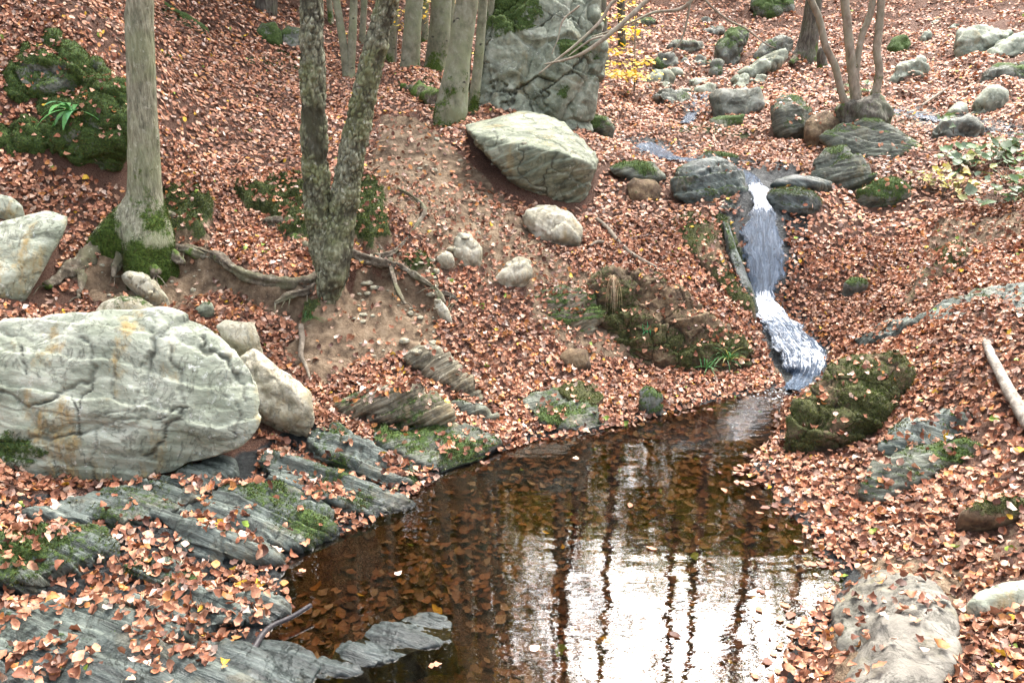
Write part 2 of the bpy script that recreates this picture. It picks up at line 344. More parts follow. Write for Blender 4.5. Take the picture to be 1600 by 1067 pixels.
# ------------------------------------------------------------------ rock materials
SN = np.array((.35, .85, .42)); SN /= np.linalg.norm(SN)          # normal of the slate layers by the pool
def rock_mat(name, stops, lichen=.3, ochre=.0, streak=None, rough=.85, mossc=((.012, .026, .005), (.04, .075, .013), (.11, .16, .028)), wet=0.0, stain=(.30, .19, .05), fine=1.0, bstr=.7):
    t = NT(name); p = t.pos()
    if streak is not None:
        n, k = streak
        dt = t.n('ShaderNodeVectorMath', {0: p, 1: tuple(n)}, operation='DOT_PRODUCT').outputs['Value']
        sc = t.n('ShaderNodeVectorMath', {0: tuple(n)}, operation='SCALE'); t.link(t.math('MULTIPLY', dt, k), sc.inputs[3])
        q = t.n('ShaderNodeVectorMath', {0: p, 1: sc.outputs[0]}, operation='ADD').outputs[0]
        a = t.noise(3.0, 7, .68, vec=q, dist=.3)
    else:
        a = t.noise(4.5*fine, 8, .68, dist=.4)
    base = t.ramp(a, stops)
    big = t.noise(1.7, 4, .6)
    base = t.mix(t.rng(big, .35, .65), base, t.mix(.55, base, (.30, .36, .28), 'MULTIPLY')) if wet == 0 else base
    if lichen:
        l1 = t.rng(t.noise(24*fine, 5, .7), .56, .70); l2 = t.rng(t.noise(3.1, 3), .40, .62)
        base = t.mix(t.math('MULTIPLY', t.math('MULTIPLY', l1, l2), lichen), base, (.62, .64, .58))
        l3 = t.rng(t.noise(11*fine, 6, .75), .60, .68)
        base = t.mix(t.math('MULTIPLY', l3, lichen*.6), base, (.30, .34, .22))
    if ochre:
        vq = t.map(scale=(2.2, 2.2, .7))
        o = t.rng(t.noise(1.5, 5, .7, vec=vq), .53, .68)
        base = t.mix(t.math('MULTIPLY', o, ochre), base, t.ramp(t.noise(13, 5, .7), [(.3, (.12, .10, .03)), (.5, stain), (.75, (.45, .36, .18))]))
    ck = t.attr('crack'); fc = t.rng(t.noise(2.6, 9, .72, dist=1.2), .488, .50); fc2 = t.rng(t.noise(2.6, 9, .72, dist=1.2), .512, .50)
    fine_crack = t.math('MULTIPLY', fc, fc2)
    base = t.mix(t.math('MULTIPLY', t.math('MAXIMUM', ck, t.math('MULTIPLY', fine_crack, .5)), .85), base, (.03, .028, .018))
    ms = t.attr('moss'); mn = t.noise(28, 5, .7)
    mf = t.rng(t.math('ADD', ms, t.math('MULTIPLY', t.math('SUBTRACT', mn, .5), 1.1)), .38, .62)
    mcol = t.ramp(t.noise(60, 4, .75), [(.28, mossc[0]), (.5, mossc[1]), (.72, mossc[2])])
    col = t.mix(mf, base, mcol)
    h = t.math('ADD', t.math('MULTIPLY', a, 1.2), t.math('ADD', t.math('MULTIPLY', t.noise(40, 6, .7), .45), t.math('MULTIPLY', fine_crack, -.4)))
    h = t.math('ADD', h, t.math('MULTIPLY', t.math('MULTIPLY', mf, t.noise(110, 3, .7)), 1.4))
    wa = t.attr('wet')
    col = t.mix(t.math('MULTIPLY', wa, .9), col, t.mix(1.0, col, (.30, .33, .38), 'MULTIPLY'))
    r = t.mix(wa, (rough,)*3, (.30,)*3); r = t.mix(mf, r, (.95,)*3)
    rs = t.n('ShaderNodeSeparateColor', {'Color': r}).outputs[0]
    t.bsdf(col, rs, t.bump(h, bstr, .022), spec=.45)
    return t.m
RM = {
 'grey': rock_mat('grey_boulder', [(.25, (.105, .115, .085)), (.42, (.27, .29, .22)), (.55, (.40, .42, .335)), (.75, (.60, .61, .51))], .85, .8, streak=((.1, .25, .96), 2.0)),
 'mid': rock_mat('green_grey_boulder', [(.25, (.055, .062, .048)), (.42, (.15, .165, .12)), (.55, (.245, .265, .19)), (.75, (.40, .41, .33))], .55, .35, streak=((-.3, .2, .93), 3.0)),
 'cliff': rock_mat('cliff_stone', [(.25, (.07, .075, .058)), (.42, (.18, .20, .15)), (.55, (.29, .315, .245)), (.75, (.50, .52, .45))], .6, .3),
 'pale': rock_mat('pale_stone', [(.25, (.12, .10, .065)), (.42, (.29, .26, .185)), (.55, (.43, .40, .31)), (.75, (.62, .60, .52))], .5, .4, fine=2.0),
 'slate': rock_mat('slate', [(.30, (.02, .025, .022)), (.44, (.055, .07, .06)), (.57, (.125, .15, .13)), (.74, (.31, .34, .28))], .2, .18, streak=(SN, 8.0), rough=.6, bstr=.8),
 'ledge': rock_mat('brown_schist', [(.28, (.03, .024, .016)), (.44, (.11, .09, .06)), (.56, (.22, .19, .13)), (.74, (.45, .42, .33))], .25, .2, streak=((-.45, .35, .82), 12.0), rough=.85),
 'dark': rock_mat('dark_stone', [(.28, (.022, .024, .018)), (.44, (.07, .075, .058)), (.56, (.14, .15, .115)), (.74, (.27, .29, .24))], .3, .2, streak=((-.2, .45, .87), 9.0)),
 'soil': rock_mat('earth_bank', [(.28, (.035, .02, .012)), (.44, (.09, .055, .03)), (.56, (.16, .11, .06)), (.74, (.30, .23, .15))], .05, .0, rough=.95, mossc=((.016, .018, .005), (.05, .055, .014), (.12, .12, .033)), fine=2.0),
 'mud': rock_mat('trodden_mud', [(.28, (.06, .053, .042)), (.44, (.125, .115, .095)), (.56, (.18, .168, .142)), (.74, (.28, .268, .235))], .1, .25, rough=.8, stain=(.15, .14, .05), fine=.8),
 'mossy': rock_mat('mossy_stone', [(.28, (.035, .036, .03)), (.44, (.10, .105, .085)), (.56, (.20, .21, .18)), (.74, (.36, .38, .33))], .35, .15),
}
# ------------------------------------------------------------------ rock shapes
_ico = {}
def ico(level):
    if level not in _ico:
        bm = bmesh.new(); bmesh.ops.create_icosphere(bm, subdivisions=level, radius=1.0)
        _ico[level] = (np.array([v.co[:] for v in bm.verts]), np.array([[v.index for v in f.verts] for f in bm.faces])); bm.free()
    return _ico[level]
def hull_planes(P):
    bm = bmesh.new()
    for q in P: bm.verts.new(q)
    bmesh.ops.convex_hull(bm, input=bm.verts); bm.normal_update()
    N, D = [], []
    for f in bm.faces:
        if f.calc_area() < 1e-7: continue
        N.append(f.normal[:]); D.append(f.normal.dot(f.verts[0].co))
    bm.free(); return np.array(N), np.array(D)
SOLIDS = []          # world-space rock meshes for the leaf scatter: (V, F, leaf density, moss, name)
def rock(name, label, outline, mat='grey', Y=None, back=.5, tilt=.5, bulge=.12, sink=.25, k=36, lvl=5, strata=None, crack=None, rough=.03, rs=3.0,
         front=(), ridge=(), lines=(), plane=None, focus=0.0, cat='rock', group=None, moss=.3, moss_up=.5, leaf=0.0, flat=None, lift=.02, facet=None, wet=0.0, mossz=()):
    ol = [tuple(q) for q in outline]
    if flat is not None:                          # a slab: the outline is its upper edge on the ground
        hit = (lambda x, y: CAM+ray(x, y)*((plane-CAM[2])/ray(x, y)[2])) if plane is not None else (lambda x, y: at(x, y, lift))
        top = [hit(x, y) for x, y in ol]
        P = top+[q-np.array((0, -.05*flat, flat)) for q in top]
        cx, cy = np.mean(ol, 0)
        P += [hit(x, y)+np.array((0, 0, h)) for x, y, h in front]
        Y0 = np.mean(top, 0)[1]
    else:
        ym = max(q[1] for q in ol); y0 = min(q[1] for q in ol)
        bot = [q for q in ol if q[1] > ym-.15*(ym-y0)]
        if Y is None: Y = float(np.median([at(*q)[1] for q in bot]))
        zb = min(P3(x, y, Y)[2] for x, y in ol)
        def dep(x, y, off=0):
            d = Y
            for _ in range(3): d = Y+tilt*max(P3(x, y, d)[2]-zb, 0)
            return P3(x, y, d+off)
        c = np.mean(ol, 0); size = np.ptp(np.array([dep(*q) for q in ol]), 0).max()
        P = [dep(*q) for q in ol]
        P += [dep(c[0]+(x-c[0])*.6, c[1]+(y-c[1])*.6, -bulge*size) for x, y in ol]
        P += [dep(c[0]+(x-c[0])*.72, c[1]+(y-c[1])*.72+2, back) for x, y in ol]
        P += [dep(x, y, off) for x, y, off in front]+[P3(x, y, Y+off) for x, y, off in ridge]
        P += [dep(*q)+np.array((0, .12 if sink < .5 else -.05, -sink)) for q in bot]
        Y0 = Y
    P = np.array(P); N, D = hull_planes(P)
    lo, hi = P.min(0), P.max(0); c = (lo+hi)/2; ext = (hi-lo)/2
    sph, F = ico(lvl)
    if focus: sph = sph+np.array((0, -focus, focus*.35)); sph /= np.linalg.norm(sph, axis=1)[:, None]
    Nn = N*ext; dn = D-N@c; ln = np.linalg.norm(Nn, axis=1); Nn /= ln[:, None]; dn = np.maximum(dn/ln, .02)
    inv = np.zeros(len(sph))
    for n_, d_ in zip(Nn, dn):
        inv += np.maximum(sph@n_/d_, 1e-3)**k
    V = sph*(inv**(-1/k))[:, None]; V = V/np.where(V > 0, V.max(0), -V.min(0)); V = c+ext*V
    nr = vnormals(V, F); seed = (abs(hash(label)) % 1000)*0 + sum(ord(ch) for ch in label) % 97
    size = float(np.mean(np.sort(ext)[1:]))
    Q = V+seed*3.7
    if facet:
        f1, f2, cid = voro(Q/facet[0]+.35*np.c_[fbm(Q, 2, 2), fbm(Q+9, 2, 2), fbm(Q+19, 2, 2)])
        g = _g[cid]; V = V+nr*((g[:, 0]*.6+.5*ss(.0, .25, f2-f1)-.3)*facet[1])[:, None]
    V = V+nr*(rough*fbm(Q, 5, rs, .55))[:, None]
    ck = np.zeros(len(V))
    if strata is not None:
        n_, sp, amp = strata; n_ = np.asarray(n_, float); n_ /= np.linalg.norm(n_)
        if flat is not None: V = V+nr*(amp*.7*np.sin((Q@n_)/(sp*4.2)*2*math.pi+3*fbm(Q, 2, .9)))[:, None]
        s = (Q@n_)/sp+1.3*fbm(Q, 3, 1.6); fr = s-np.floor(s); lay = _g[(np.floor(s).astype(int)) & 255, 0]
        V = V+nr*(amp*(.9*(fr-.5)*(1-ss(.82, 1, fr))+.9*lay))[:, None]
        ck = np.maximum(ck, .55*(1-ss(.0, .10, fr))*ss(-.2, .3, fbm(Q, 2, 5)))
    if lines:
        px, py, _ = project(V); jx = 16*fbm(Q, 4, 6); jy = 16*fbm(Q+7, 4, 6)
        for w, amp, pl in lines:
            dd = np.full(len(V), 99.)
            for (x0, y0), (x1, y1) in zip(pl[:-1], pl[1:]):
                vx, vy = x1-x0, y1-y0; tt = np.clip(((px+jx-x0)*vx+(py+jy-y0)*vy)/(vx*vx+vy*vy), 0, 1); dd = np.minimum(dd, np.hypot(px+jx-x0-tt*vx, py+jy-y0-tt*vy))
            pr = .5+.5*ss(-.25, .25, fbm(Q, 2, 4)); V = V-nr*(amp*.6*pr*(1-ss(0, w*1.1, dd)))[:, None]; ck = np.maximum(ck, pr*(1-ss(w*.25, w*.8, dd)))
    if crack:
        f1, f2, cid = voro(Q/crack[0]*np.array((1, 1, 1.15))+.45*np.c_[fbm(Q, 4, 1.9), fbm(Q+9, 4, 1.9), fbm(Q+19, 4, 1.9)])
        e = f2-f1; w = crack[2] if len(crack) > 2 else .06
        cm = 1-ss(0, w, e); present = ss(-.15, .15, fbm(Q+31, 2, 1.2))
        V = V-nr*(crack[1]*cm*(.35+.65*present))[:, None]; V = V+nr*(_g[cid, 1]*crack[1]*.7)[:, None]
        ck = np.maximum(ck, (1-ss(.0, w*.55, e))*(.25+.75*present))
    nr = vnormals(V, F)
    ms = moss+moss_up*np.maximum(nr[:, 2], 0)+.6*fbm(Q, 4, 2.2)-.2
    px, py, _ = project(V)
    for val, poly in mossz: ms = ms+val*(1-ss(-10, 10, pip(poly, px+14*fbm(Q, 3, 5), py+14*fbm(Q+7, 3, 5))))
    wt = np.maximum(1-ss(.01, .09, V[:, 2]+.04*fbm(Q, 3, 5)), wet*ss(-.3, .2, fbm(Q, 3, 3)+wet-.5)); wt = np.clip(wt, 0, 1)
    V = V+nr*(np.clip(ms, 0, 1)*ss(.3, .8, ms)*.022*(.5+fbm(Q, 3, 14)))[:, None]
    org = np.array((c[0], c[1], lo[2]))
    me = mesh_np(name, V, Ft=F, attrs={'moss': np.clip(ms, 0, 1), 'crack': np.clip(ck, 0, 1), 'wet': np.clip(wt, 0, 1)}, mats=[RM[mat]])
    o = mkobj(name, me, org); tag(o, label, cat, group, 'thing')
    SOLIDS.append((V, F, leaf, np.clip(ms, 0, 1), name))
    return o
# ------------------------------------------------------------------ boulders
rock('boulder', 'huge pale grey boulder with yellow stains and cracks overhanging the slate by the pool',
     [(-150,560),(-60,520),(0,503),(120,490),(250,484),(290,488),(325,508),(345,542),(385,563),(402,592),(406,640),(396,678),(370,702),(300,724),(200,756),(100,769),(0,772),(-140,760)],
     'grey', Y=4.45, back=1.1, tilt=.45, bulge=.05, lvl=7, k=60, focus=.6, rough=.018, rs=4, facet=(.65, .034), strata=((.15, .3, .95), .11, .012), moss=-.12, lines=[(5, .05, [(-30,612),(0,617),(50,630),(98,613),(135,593),(150,575)]), (4, .04, [(-20,690),(44,686),(101,679),(175,664),(230,650)]), (4, .04, [(148,667),(145,710),(149,765)]), (4, .035, [(240,495),(236,512),(233,566),(216,613),(209,640)]), (4, .03, [(265,540),(270,566),(287,613),(287,640),(250,688),(232,706)]), (4, .04, [(310,525),(324,546),(358,559),(375,600),(378,625)]), (3, .03, [(350,615),(358,627),(371,647),(375,690)]), (3, .025, [(28,520),(30,539),(37,580)]), (3, .03, [(130,525),(138,545),(145,586),(125,640)]), (3, .025, [(186,552),(175,586),(178,625)]), (3, .03, [(165,645),(200,640),(250,655),(290,640)]), (3, .02, [(115,620),(120,650),(116,680)])], moss_up=.12, sink=.02,
     front=[(250,520,-.12),(60,540,-.10),(120,700,-.16),(300,640,-.14)], mossz=[(1.0, [(-20,675),(40,680),(75,705),(40,740),(-20,745)]), (.45, [(-20,740),(150,745),(100,775),(-20,775)])])
rock('boulder', 'rounded pale boulder tucked against the far end of the huge grey boulder',
     [(372,560),(400,546),(440,583),(484,612),(491,650),(472,675),(432,672),(405,656),(380,620)], 'pale', back=.5, tilt=.35, bulge=.16, lvl=6, rough=.02, crack=(.25, .014), moss=.05, moss_up=.15, facet=(.22, .02))
rock('stone', 'squarish pale stone with a yellow corner on the soil behind the huge boulder', [(338,510),(352,500),(398,503),(406,525),(402,545),(385,552),(352,535)], 'pale', Y=5.75, back=.25, bulge=.15, lvl=5, rough=.012, crack=(.14, .01), moss=.05, moss_up=.1)
rock('stone', 'flat ochre stone peeping over the top edge of the huge boulder', [(148,490),(160,473),(190,463),(222,466),(243,480),(235,500),(165,502)], 'pale', Y=5.9, back=.3, bulge=.12, rough=.012, moss=.12)
rock('stone', 'white topped brown stone half buried in the bare bank under the grey tree', [(190,432),(200,423),(228,427),(246,440),(262,462),(255,474),(232,470),(205,450)], 'pale', back=.2, bulge=.2, rough=.018, crack=(.12, .015), moss=.0)
rock('stone', 'small round brown stone on the leaves behind the huge boulder', [(305,483),(318,472),(332,474),(335,486),(322,492),(308,491)], 'mid', back=.1, bulge=.2, lvl=4, rough=.008, moss=.1)
rock('boulder', 'pale sloping slab rock at the photo edge beside the mossy tree root',
     [(-60,370),(0,352),(40,338),(75,331),(106,341),(98,370),(60,408),(30,436),(0,455),(-60,470)], 'grey', back=.5, tilt=.9, bulge=.08, lvl=6, rough=.02, crack=(.35, .012), moss=.08, moss_up=.12)
rock('stone', 'little grey stone above the pale sloping slab at the photo edge', [(-20,300),(0,303),(18,308),(33,322),(25,334),(0,338),(-20,335)], 'grey', back=.2, bulge=.15, rough=.015, moss=.1)
rock('rock_outcrop', 'dark outcrop covered with green moss on the upper leafy slope beside the grey tree',
     [(-220,0),(-80,12),(0,26),(55,38),(100,72),(135,112),(165,125),(200,138),(210,180),(195,202),(140,214),(80,224),(0,228),(-80,238),(-220,240)], 'mossy', Y=7.35, sink=.4, back=1.2, tilt=.85, bulge=.03, lvl=7, rough=.11, rs=2.2, crack=(.4, .06), facet=(.5, .08), moss=.85, moss_up=.3, leaf=.2,
     mossz=[(-.5, [(30,90),(95,105),(110,140),(60,150),(25,120)])])
rock('rock', 'bright green mossy stone on the far slope beside the paler stone', [(400,50),(408,36),(430,35),(440,50),(436,72),(418,70),(402,62)], 'mossy', back=.5, bulge=.2, rough=.03, moss=.75, moss_up=.3)
rock('rock', 'pale green stone touching the bright mossy stone behind the twin trunks', [(436,52),(450,42),(478,46),(482,75),(470,84),(440,74)], 'mossy', back=.5, bulge=.2, rough=.03, moss=.3)
rock('rock', 'long mossy ridge of rock across the top of the leafy slope', [(238,4),(262,6),(292,24),(325,46),(322,54),(285,44),(245,26)], 'mossy', back=.5, bulge=.05, rough=.05, moss=.6)
rock('boulder', 'large angular boulder with a flat pale top perched over the dirt slope',
     [(728,200),(760,190),(812,192),(818,176),(862,182),(905,212),(930,235),(934,262),(925,285),(905,303),(872,306),(835,292),(795,270),(760,240)], 'mid', Y=9.0, focus=.5, back=1.0, tilt=1.9, bulge=.0, lvl=7, k=36, rough=.02, strata=((-.35, .2, .9), .10, .018), crack=(.6, .012),
     ridge=[(742,208,-.05),(775,226,-.22),(820,236,-.36),(870,236,-.42),(912,250,-.36),(930,262,-.2),(880,262,-.40),(830,262,-.3),(748,226,-.12),(765,246,-.2),(797,273,-.26),(836,295,-.26),(872,307,-.22),(905,303,-.15)], moss=-.02, moss_up=.12, sink=.3)
rock('cliff_rock', 'towering grey green rock face with mossy ledges behind the beech trunks',
     [(742,150),(752,60),(762,10),(800,-30),(880,-25),(925,0),(940,70),(940,130),(925,168),(905,196),(860,198),(790,192),(745,190)], 'cliff', Y=11.4, focus=.5, back=2.2, tilt=.22, bulge=.10, lvl=7, k=26, rough=.07, rs=1.6, crack=(.9, .06, .04), facet=(.8, .13), strata=((.5, .2, .8), .3, .03), moss=.0, moss_up=.5,
     mossz=[(.9, [(750,-20),(840,-30),(850,30),(800,60),(750,50)]), (.8, [(865,60),(935,60),(935,90),(880,95)]), (.7, [(860,130),(890,125),(890,155),(870,150)])])
rock('stone', 'chunky pale stone on leaves below the large angular boulder', [(815,338),(832,323),(870,321),(895,332),(910,355),(908,380),(870,384),(840,366),(822,352)], 'pale', back=.4, tilt=.5, bulge=.15, rough=.025, crack=(.2, .014), facet=(.2, .03), moss=.05, moss_up=.1)
rock('stone', 'pointed pale stone stuck upright in the dirt slope', [(708,372),(718,364),(738,368),(755,388),(750,412),(725,417),(710,400)], 'pale', back=.2, bulge=.15, rough=.014, facet=(.14, .02), moss=.0, moss_up=.05)
rock('stone', 'notched pale stone lowest of those on the dirt slope', [(774,438),(795,425),(792,412),(810,402),(828,407),(829,432),(815,441),(790,448)], 'pale', back=.2, bulge=.15, rough=.014, facet=(.14, .02), moss=.0, moss_up=.05)
rock('stone', 'small crumbly pale stone beside the pointed upright stone', [(683,404),(696,392),(706,396),(709,410),(698,418),(686,414)], 'pale', back=.12, bulge=.2, lvl=4, rough=.012, facet=(.09, .015), moss=.0)
rock('stone', 'thin white stone standing at the end of the hanging root', [(678,472),(686,466),(700,484),(706,500),(700,506),(686,492)], 'pale', back=.1, bulge=.1, lvl=4, rough=.008, moss=.0)
rock('rock', 'mossy dark block with a pale face beside the leafy track', [(950,262),(985,252),(1020,252),(1042,275),(1036,285),(1000,280),(960,275)], 'dark', back=.4, bulge=.15, rough=.04, moss=.3)
rock('rock', 'squat dark brown block under the mossy block by the track', [(980,290),(990,276),(1022,280),(1034,292),(1032,318),(1005,320),(984,310)], 'soil', back=.4, bulge=.15, rough=.04, moss=.15)
rock('rock', 'small ivy brown hummock below the cliff rock', [(905,190),(920,180),(950,182),(962,200),(950,208),(915,205)], 'dark', back=.5, bulge=.2, rough=.05, moss=.5)
# ---- around the waterfall
rock('boulder', 'domed dark green layered rock on the left lip of the waterfall',
     [(1054,300),(1060,265),(1085,254),(1115,248),(1142,256),(1160,282),(1166,305),(1150,345),(1140,338),(1100,325),(1062,318)], 'slate', Y=8.7, back=1.0, tilt=.75, bulge=.10, lvl=6, rough=.03, strata=((-.12, .45, .88), .085, .04), crack=(.4, .02), moss=.42, moss_up=.2, leaf=.08, wet=.35)
rock('rock', 'smooth wet rock on the right lip of the waterfall', [(1196,310),(1212,297),(1245,294),(1272,305),(1284,322),(1262,334),(1225,333),(1205,322)], 'slate', back=.5, tilt=.6, bulge=.12, rough=.025, strata=((.1, .4, .9), .06, .015), moss=.3, leaf=.05, wet=.7)
rock('rock', 'low dark ledge behind the wet waterfall lip', [(1205,288),(1225,278),(1262,276),(1300,284),(1298,292),(1250,294),(1215,294)], 'slate', back=.4, bulge=.1, rough=.025, strata=((.1, .4, .9), .06, .015), moss=.2, wet=.5)
rock('rock', 'low mossy rock behind the domed layered rock', [(1090,248),(1105,238),(1130,238),(1155,246),(1150,258),(1110,256)], 'slate', back=.5, bulge=.1, rough=.03, moss=.35, wet=.3)
rock('rock', 'mossy bank rock running down beside the slide of the waterfall', [(1048,348),(1078,334),(1112,344),(1138,385),(1160,440),(1180,492),(1160,498),(1128,460),(1090,410),(1060,378)], 'soil', back=.5, tilt=1.2, bulge=.08, lvl=6, rough=.05, moss=.35, leaf=.45)
rock('rock', 'smooth green wet rock rib at the edge of the waterfall slide', [(1128,345),(1140,352),(1150,385),(1166,430),(1186,485),(1176,490),(1155,450),(1136,400)], 'slate', back=.35, tilt=.9, bulge=.1, lvl=6, rough=.02, moss=.35, wet=.6)
rock('rock', 'steep dark layered rock leaning below the multi stemmed tree', [(1268,282),(1275,250),(1290,234),(1320,231),(1350,250),(1368,272),(1345,282),(1300,287)], 'dark', back=.7, tilt=.7, bulge=.1, lvl=6, rough=.035, strata=((-.35, .35, .87), .07, .028), moss=.12)
rock('rock_outcrop', 'broad grey outcrop under the stump of the multi stemmed tree', [(1285,215),(1320,196),(1375,188),(1410,200),(1450,225),(1474,240),(1420,250),(1370,255),(1320,240)], 'dark', Y=10.3, back=1.0, tilt=1.1, bulge=.06, lvl=6, rough=.05, strata=((.25, .45, .86), .09, .035), moss=.22, leaf=.08)
rock('rock', 'dark mossy boulder on the stream bank between grey block and outcrop', [(1205,165),(1222,147),(1252,152),(1268,172),(1262,205),(1235,218),(1208,205)], 'dark', back=.7, bulge=.2, rough=.08, moss=.42, leaf=.25)
rock('rock', 'shaded purple brown bank rock left of the tree stump', [(1255,215),(1268,180),(1300,172),(1318,185),(1305,215),(1278,232)], 'soil', back=.7, bulge=.15, rough=.08, moss=.08, leaf=.25)
rock('boulder', 'squared grey green block sitting alone by the upper stream', [(1110,150),(1120,142),(1185,139),(1191,165),(1178,178),(1130,185),(1114,172)], 'mossy', back=.9, tilt=.5, bulge=.12, k=34, lvl=6, rough=.03, facet=(.5, .05), moss=.22, moss_up=.1)
rock('rock', 'low ochre mossy stone under the squared grey green block', [(1110,188),(1125,182),(1165,180),(1160,195),(1130,203),(1112,198)], 'mid', back=.4, bulge=.12, rough=.03, moss=.4)
_far = [
 ('rock', 'mossy tilted slab rock highest beside the thin dark twig', [(1118,88),(1122,70),(1145,48),(1165,44),(1174,52),(1160,72),(1140,95),(1125,97)], .6),
 ('rock', 'grey rock with mossy top under the dark tree trunk', [(1180,85),(1192,66),(1222,58),(1242,66),(1238,82),(1205,88),(1182,95)], .3),
 ('rock', 'long pale rock rib sloping down from the dark tree', [(1150,118),(1190,92),(1225,80),(1228,90),(1195,112),(1165,124)], .15),
 ('stone', 'upright brown stone behind the squared block', [(1138,140),(1148,122),(1165,119),(1172,130),(1168,141),(1142,142)], .1),
 ('stone', 'flat pale stone beside the upright brown stone', [(1172,124),(1185,118),(1196,120),(1192,130),(1178,130)], .1),
 ('rock', 'mossy rock at the head of the stream behind the yellow sapling', [(1018,100),(1030,84),(1052,84),(1060,98),(1055,108),(1025,108)], .45),
 ('stone', 'pale mossy stone next to the stream head rock', [(1060,100),(1068,88),(1080,92),(1078,104),(1062,106)], .3),
 ('rock', 'light green mossy rock on the far slope above the stream', [(1082,95),(1092,88),(1108,96),(1110,106),(1092,108),(1082,103)], .4),
 ('stone', 'dark mossy stone wedged between far slope rocks', [(1110,105),(1116,95),(1126,98),(1124,116),(1114,118)], .5),
 ('rock', 'rounded grey stone left of the upper stream', [(1012,128),(1025,112),(1042,112),(1052,122),(1040,130),(1018,132)], .15),
 ('stone', 'small grey stone behind the rounded grey stone', [(1042,116),(1052,108),(1064,110),(1066,118),(1050,121)], .12),
 ('rock', 'flat grey stone lying across the leafy stream bed', [(1005,138),(1012,131),(1040,131),(1052,134),(1046,143),(1015,145)], .1),
 ('rock', 'pale rock split in two in the upper stream', [(1056,140),(1066,132),(1082,133),(1086,143),(1074,150),(1058,147)], .1),
 ('rock', 'pale flat topped rock over a dark mossy base by the upper stream', [(1022,150),(1035,141),(1062,142),(1074,153),(1078,166),(1055,170),(1035,160)], .28),
 ('stone', 'pale stone at the bend of the upper stream', [(1076,125),(1090,120),(1106,124),(1102,134),(1082,135)], .15),
 ('stone', 'thin grey stone at the water edge of the upper stream', [(1090,140),(1100,134),(1114,136),(1110,144),(1094,145)], .1),
 ('rock', 'dark mossy rock near the top beyond the hanging twig', [(990,42),(1000,27),(1022,26),(1030,34),(1022,44),(1000,46)], .5),
 ('stone', 'low mossy stone by itself on the far leaf slope', [(1098,52),(1110,42),(1128,40),(1132,48),(1115,56),(1102,56)], .4),
 ('rock', 'dark broken rocks low on the far leaf slope', [(1045,75),(1052,64),(1072,64),(1082,70),(1098,66),(1100,76),(1060,80)], .25),
 ('stone', 'small dark stone near the top of the far leaf slope', [(1094,36),(1100,30),(1112,30),(1112,38),(1098,40)], .2),
 ('boulder', 'mossy boulder at the top edge of the photo above the far slope', [(1174,20),(1178,-10),(1215,-20),(1242,-5),(1236,18),(1215,28),(1180,28)], .62),
 ('boulder', 'big pale lichen boulder high on the far slope', [(1495,72),(1500,50),(1515,42),(1548,42),(1580,50),(1572,62),(1545,82),(1525,94),(1505,90)], .12),
 ('rock', 'long low rock trailing from the big lichen boulder', [(1535,88),(1555,62),(1600,48),(1640,50),(1640,85),(1600,84),(1560,95)], .15),
 ('rock', 'dark mossy rock below the big lichen boulder', [(1538,118),(1560,104),(1600,100),(1640,102),(1640,125),(1580,127),(1545,126)], .5),
 ('stone', 'round bright mossy stone alone on the far leaf slope', [(1391,78),(1398,64),(1412,60),(1420,70),(1415,80),(1400,84)], .8),
 ('stone', 'small dark mossy stone near the round bright mossy stone', [(1376,62),(1380,54),(1390,55),(1391,64),(1380,66)], .5),
 ('stone', 'small pale upright stone on the far leaf slope', [(1440,58),(1444,49),(1452,50),(1452,60),(1444,62)], .1),
 ('rock', 'dark earthy hump of rock on the far slope beside the stems', [(1393,125),(1405,104),(1440,93),(1448,105),(1440,118),(1415,128)], .1),
 ('rock', 'rounded brown rock beside the leafy path on the far bank', [(1528,178),(1530,160),(1548,143),(1568,144),(1566,155),(1545,165)], .12),
 ('stone', 'pale low stone beside the rounded brown rock', [(1486,178),(1496,164),(1512,160),(1514,172),(1500,182)], .1),
 ('rock', 'dark bank rock with ferns above the leafy plants', [(1462,208),(1480,190),(1510,186),(1530,200),(1520,215),(1485,218)], .3),
 ('stone', 'small dark flat stone upper of two on the far slope', [(1454,34),(1460,29),(1478,31),(1476,37),(1458,38)], .1),
 ('stone', 'broken dark stone near the far slope top edge', [(1482,42),(1490,36),(1500,38),(1496,44),(1486,45)], .1),
]
for nm, lb, ol, m in _far:
    big = np.ptp(np.array(ol), 0).max()
    rock(nm, lb, ol, 'cliff' if m < .2 else 'mossy', back=.5*big/60+.2, tilt=.6, bulge=.14, lvl=5 if big > 45 else 4, rough=.05, rs=2.5, facet=(.4, .10), crack=(.5, .03), moss=m, moss_up=.25, sink=.35)
# ---- the bank above the pool
rock('rock_ledge', 'wide earthy ledge with brown moss between the dirt slope and the waterfall foot',
     [(905,470),(925,438),(975,428),(1020,432),(1080,468),(1150,518),(1178,545),(1166,563),(1090,580),(1010,570),(950,530),(915,500)], 'soil', Y=6.85, focus=.4, back=.8, tilt=.8, bulge=.05, lvl=7, rough=.08, rs=2.5, strata=((-.2, .2, .95), .12, .04), crack=(.3, .035), facet=(.35, .05), moss=.46, moss_up=.2, leaf=.22)
rock('rock_ledge', 'crumbling layered ledge sticking out of the dirt slope', [(812,482),(832,455),(880,446),(925,460),(945,490),(920,528),(870,508),(830,498)], 'ledge', back=.5, tilt=1.0, bulge=.06, lvl=6, rough=.04, strata=((-.1, .3, .95), .05, .03), moss=.28, leaf=.25)
rock('rock', 'low peaty clod with rootlets under the crumbling ledge', [(870,560),(885,545),(915,548),(922,572),(905,582),(880,578)], 'soil', back=.2, bulge=.2, rough=.04, moss=.0)
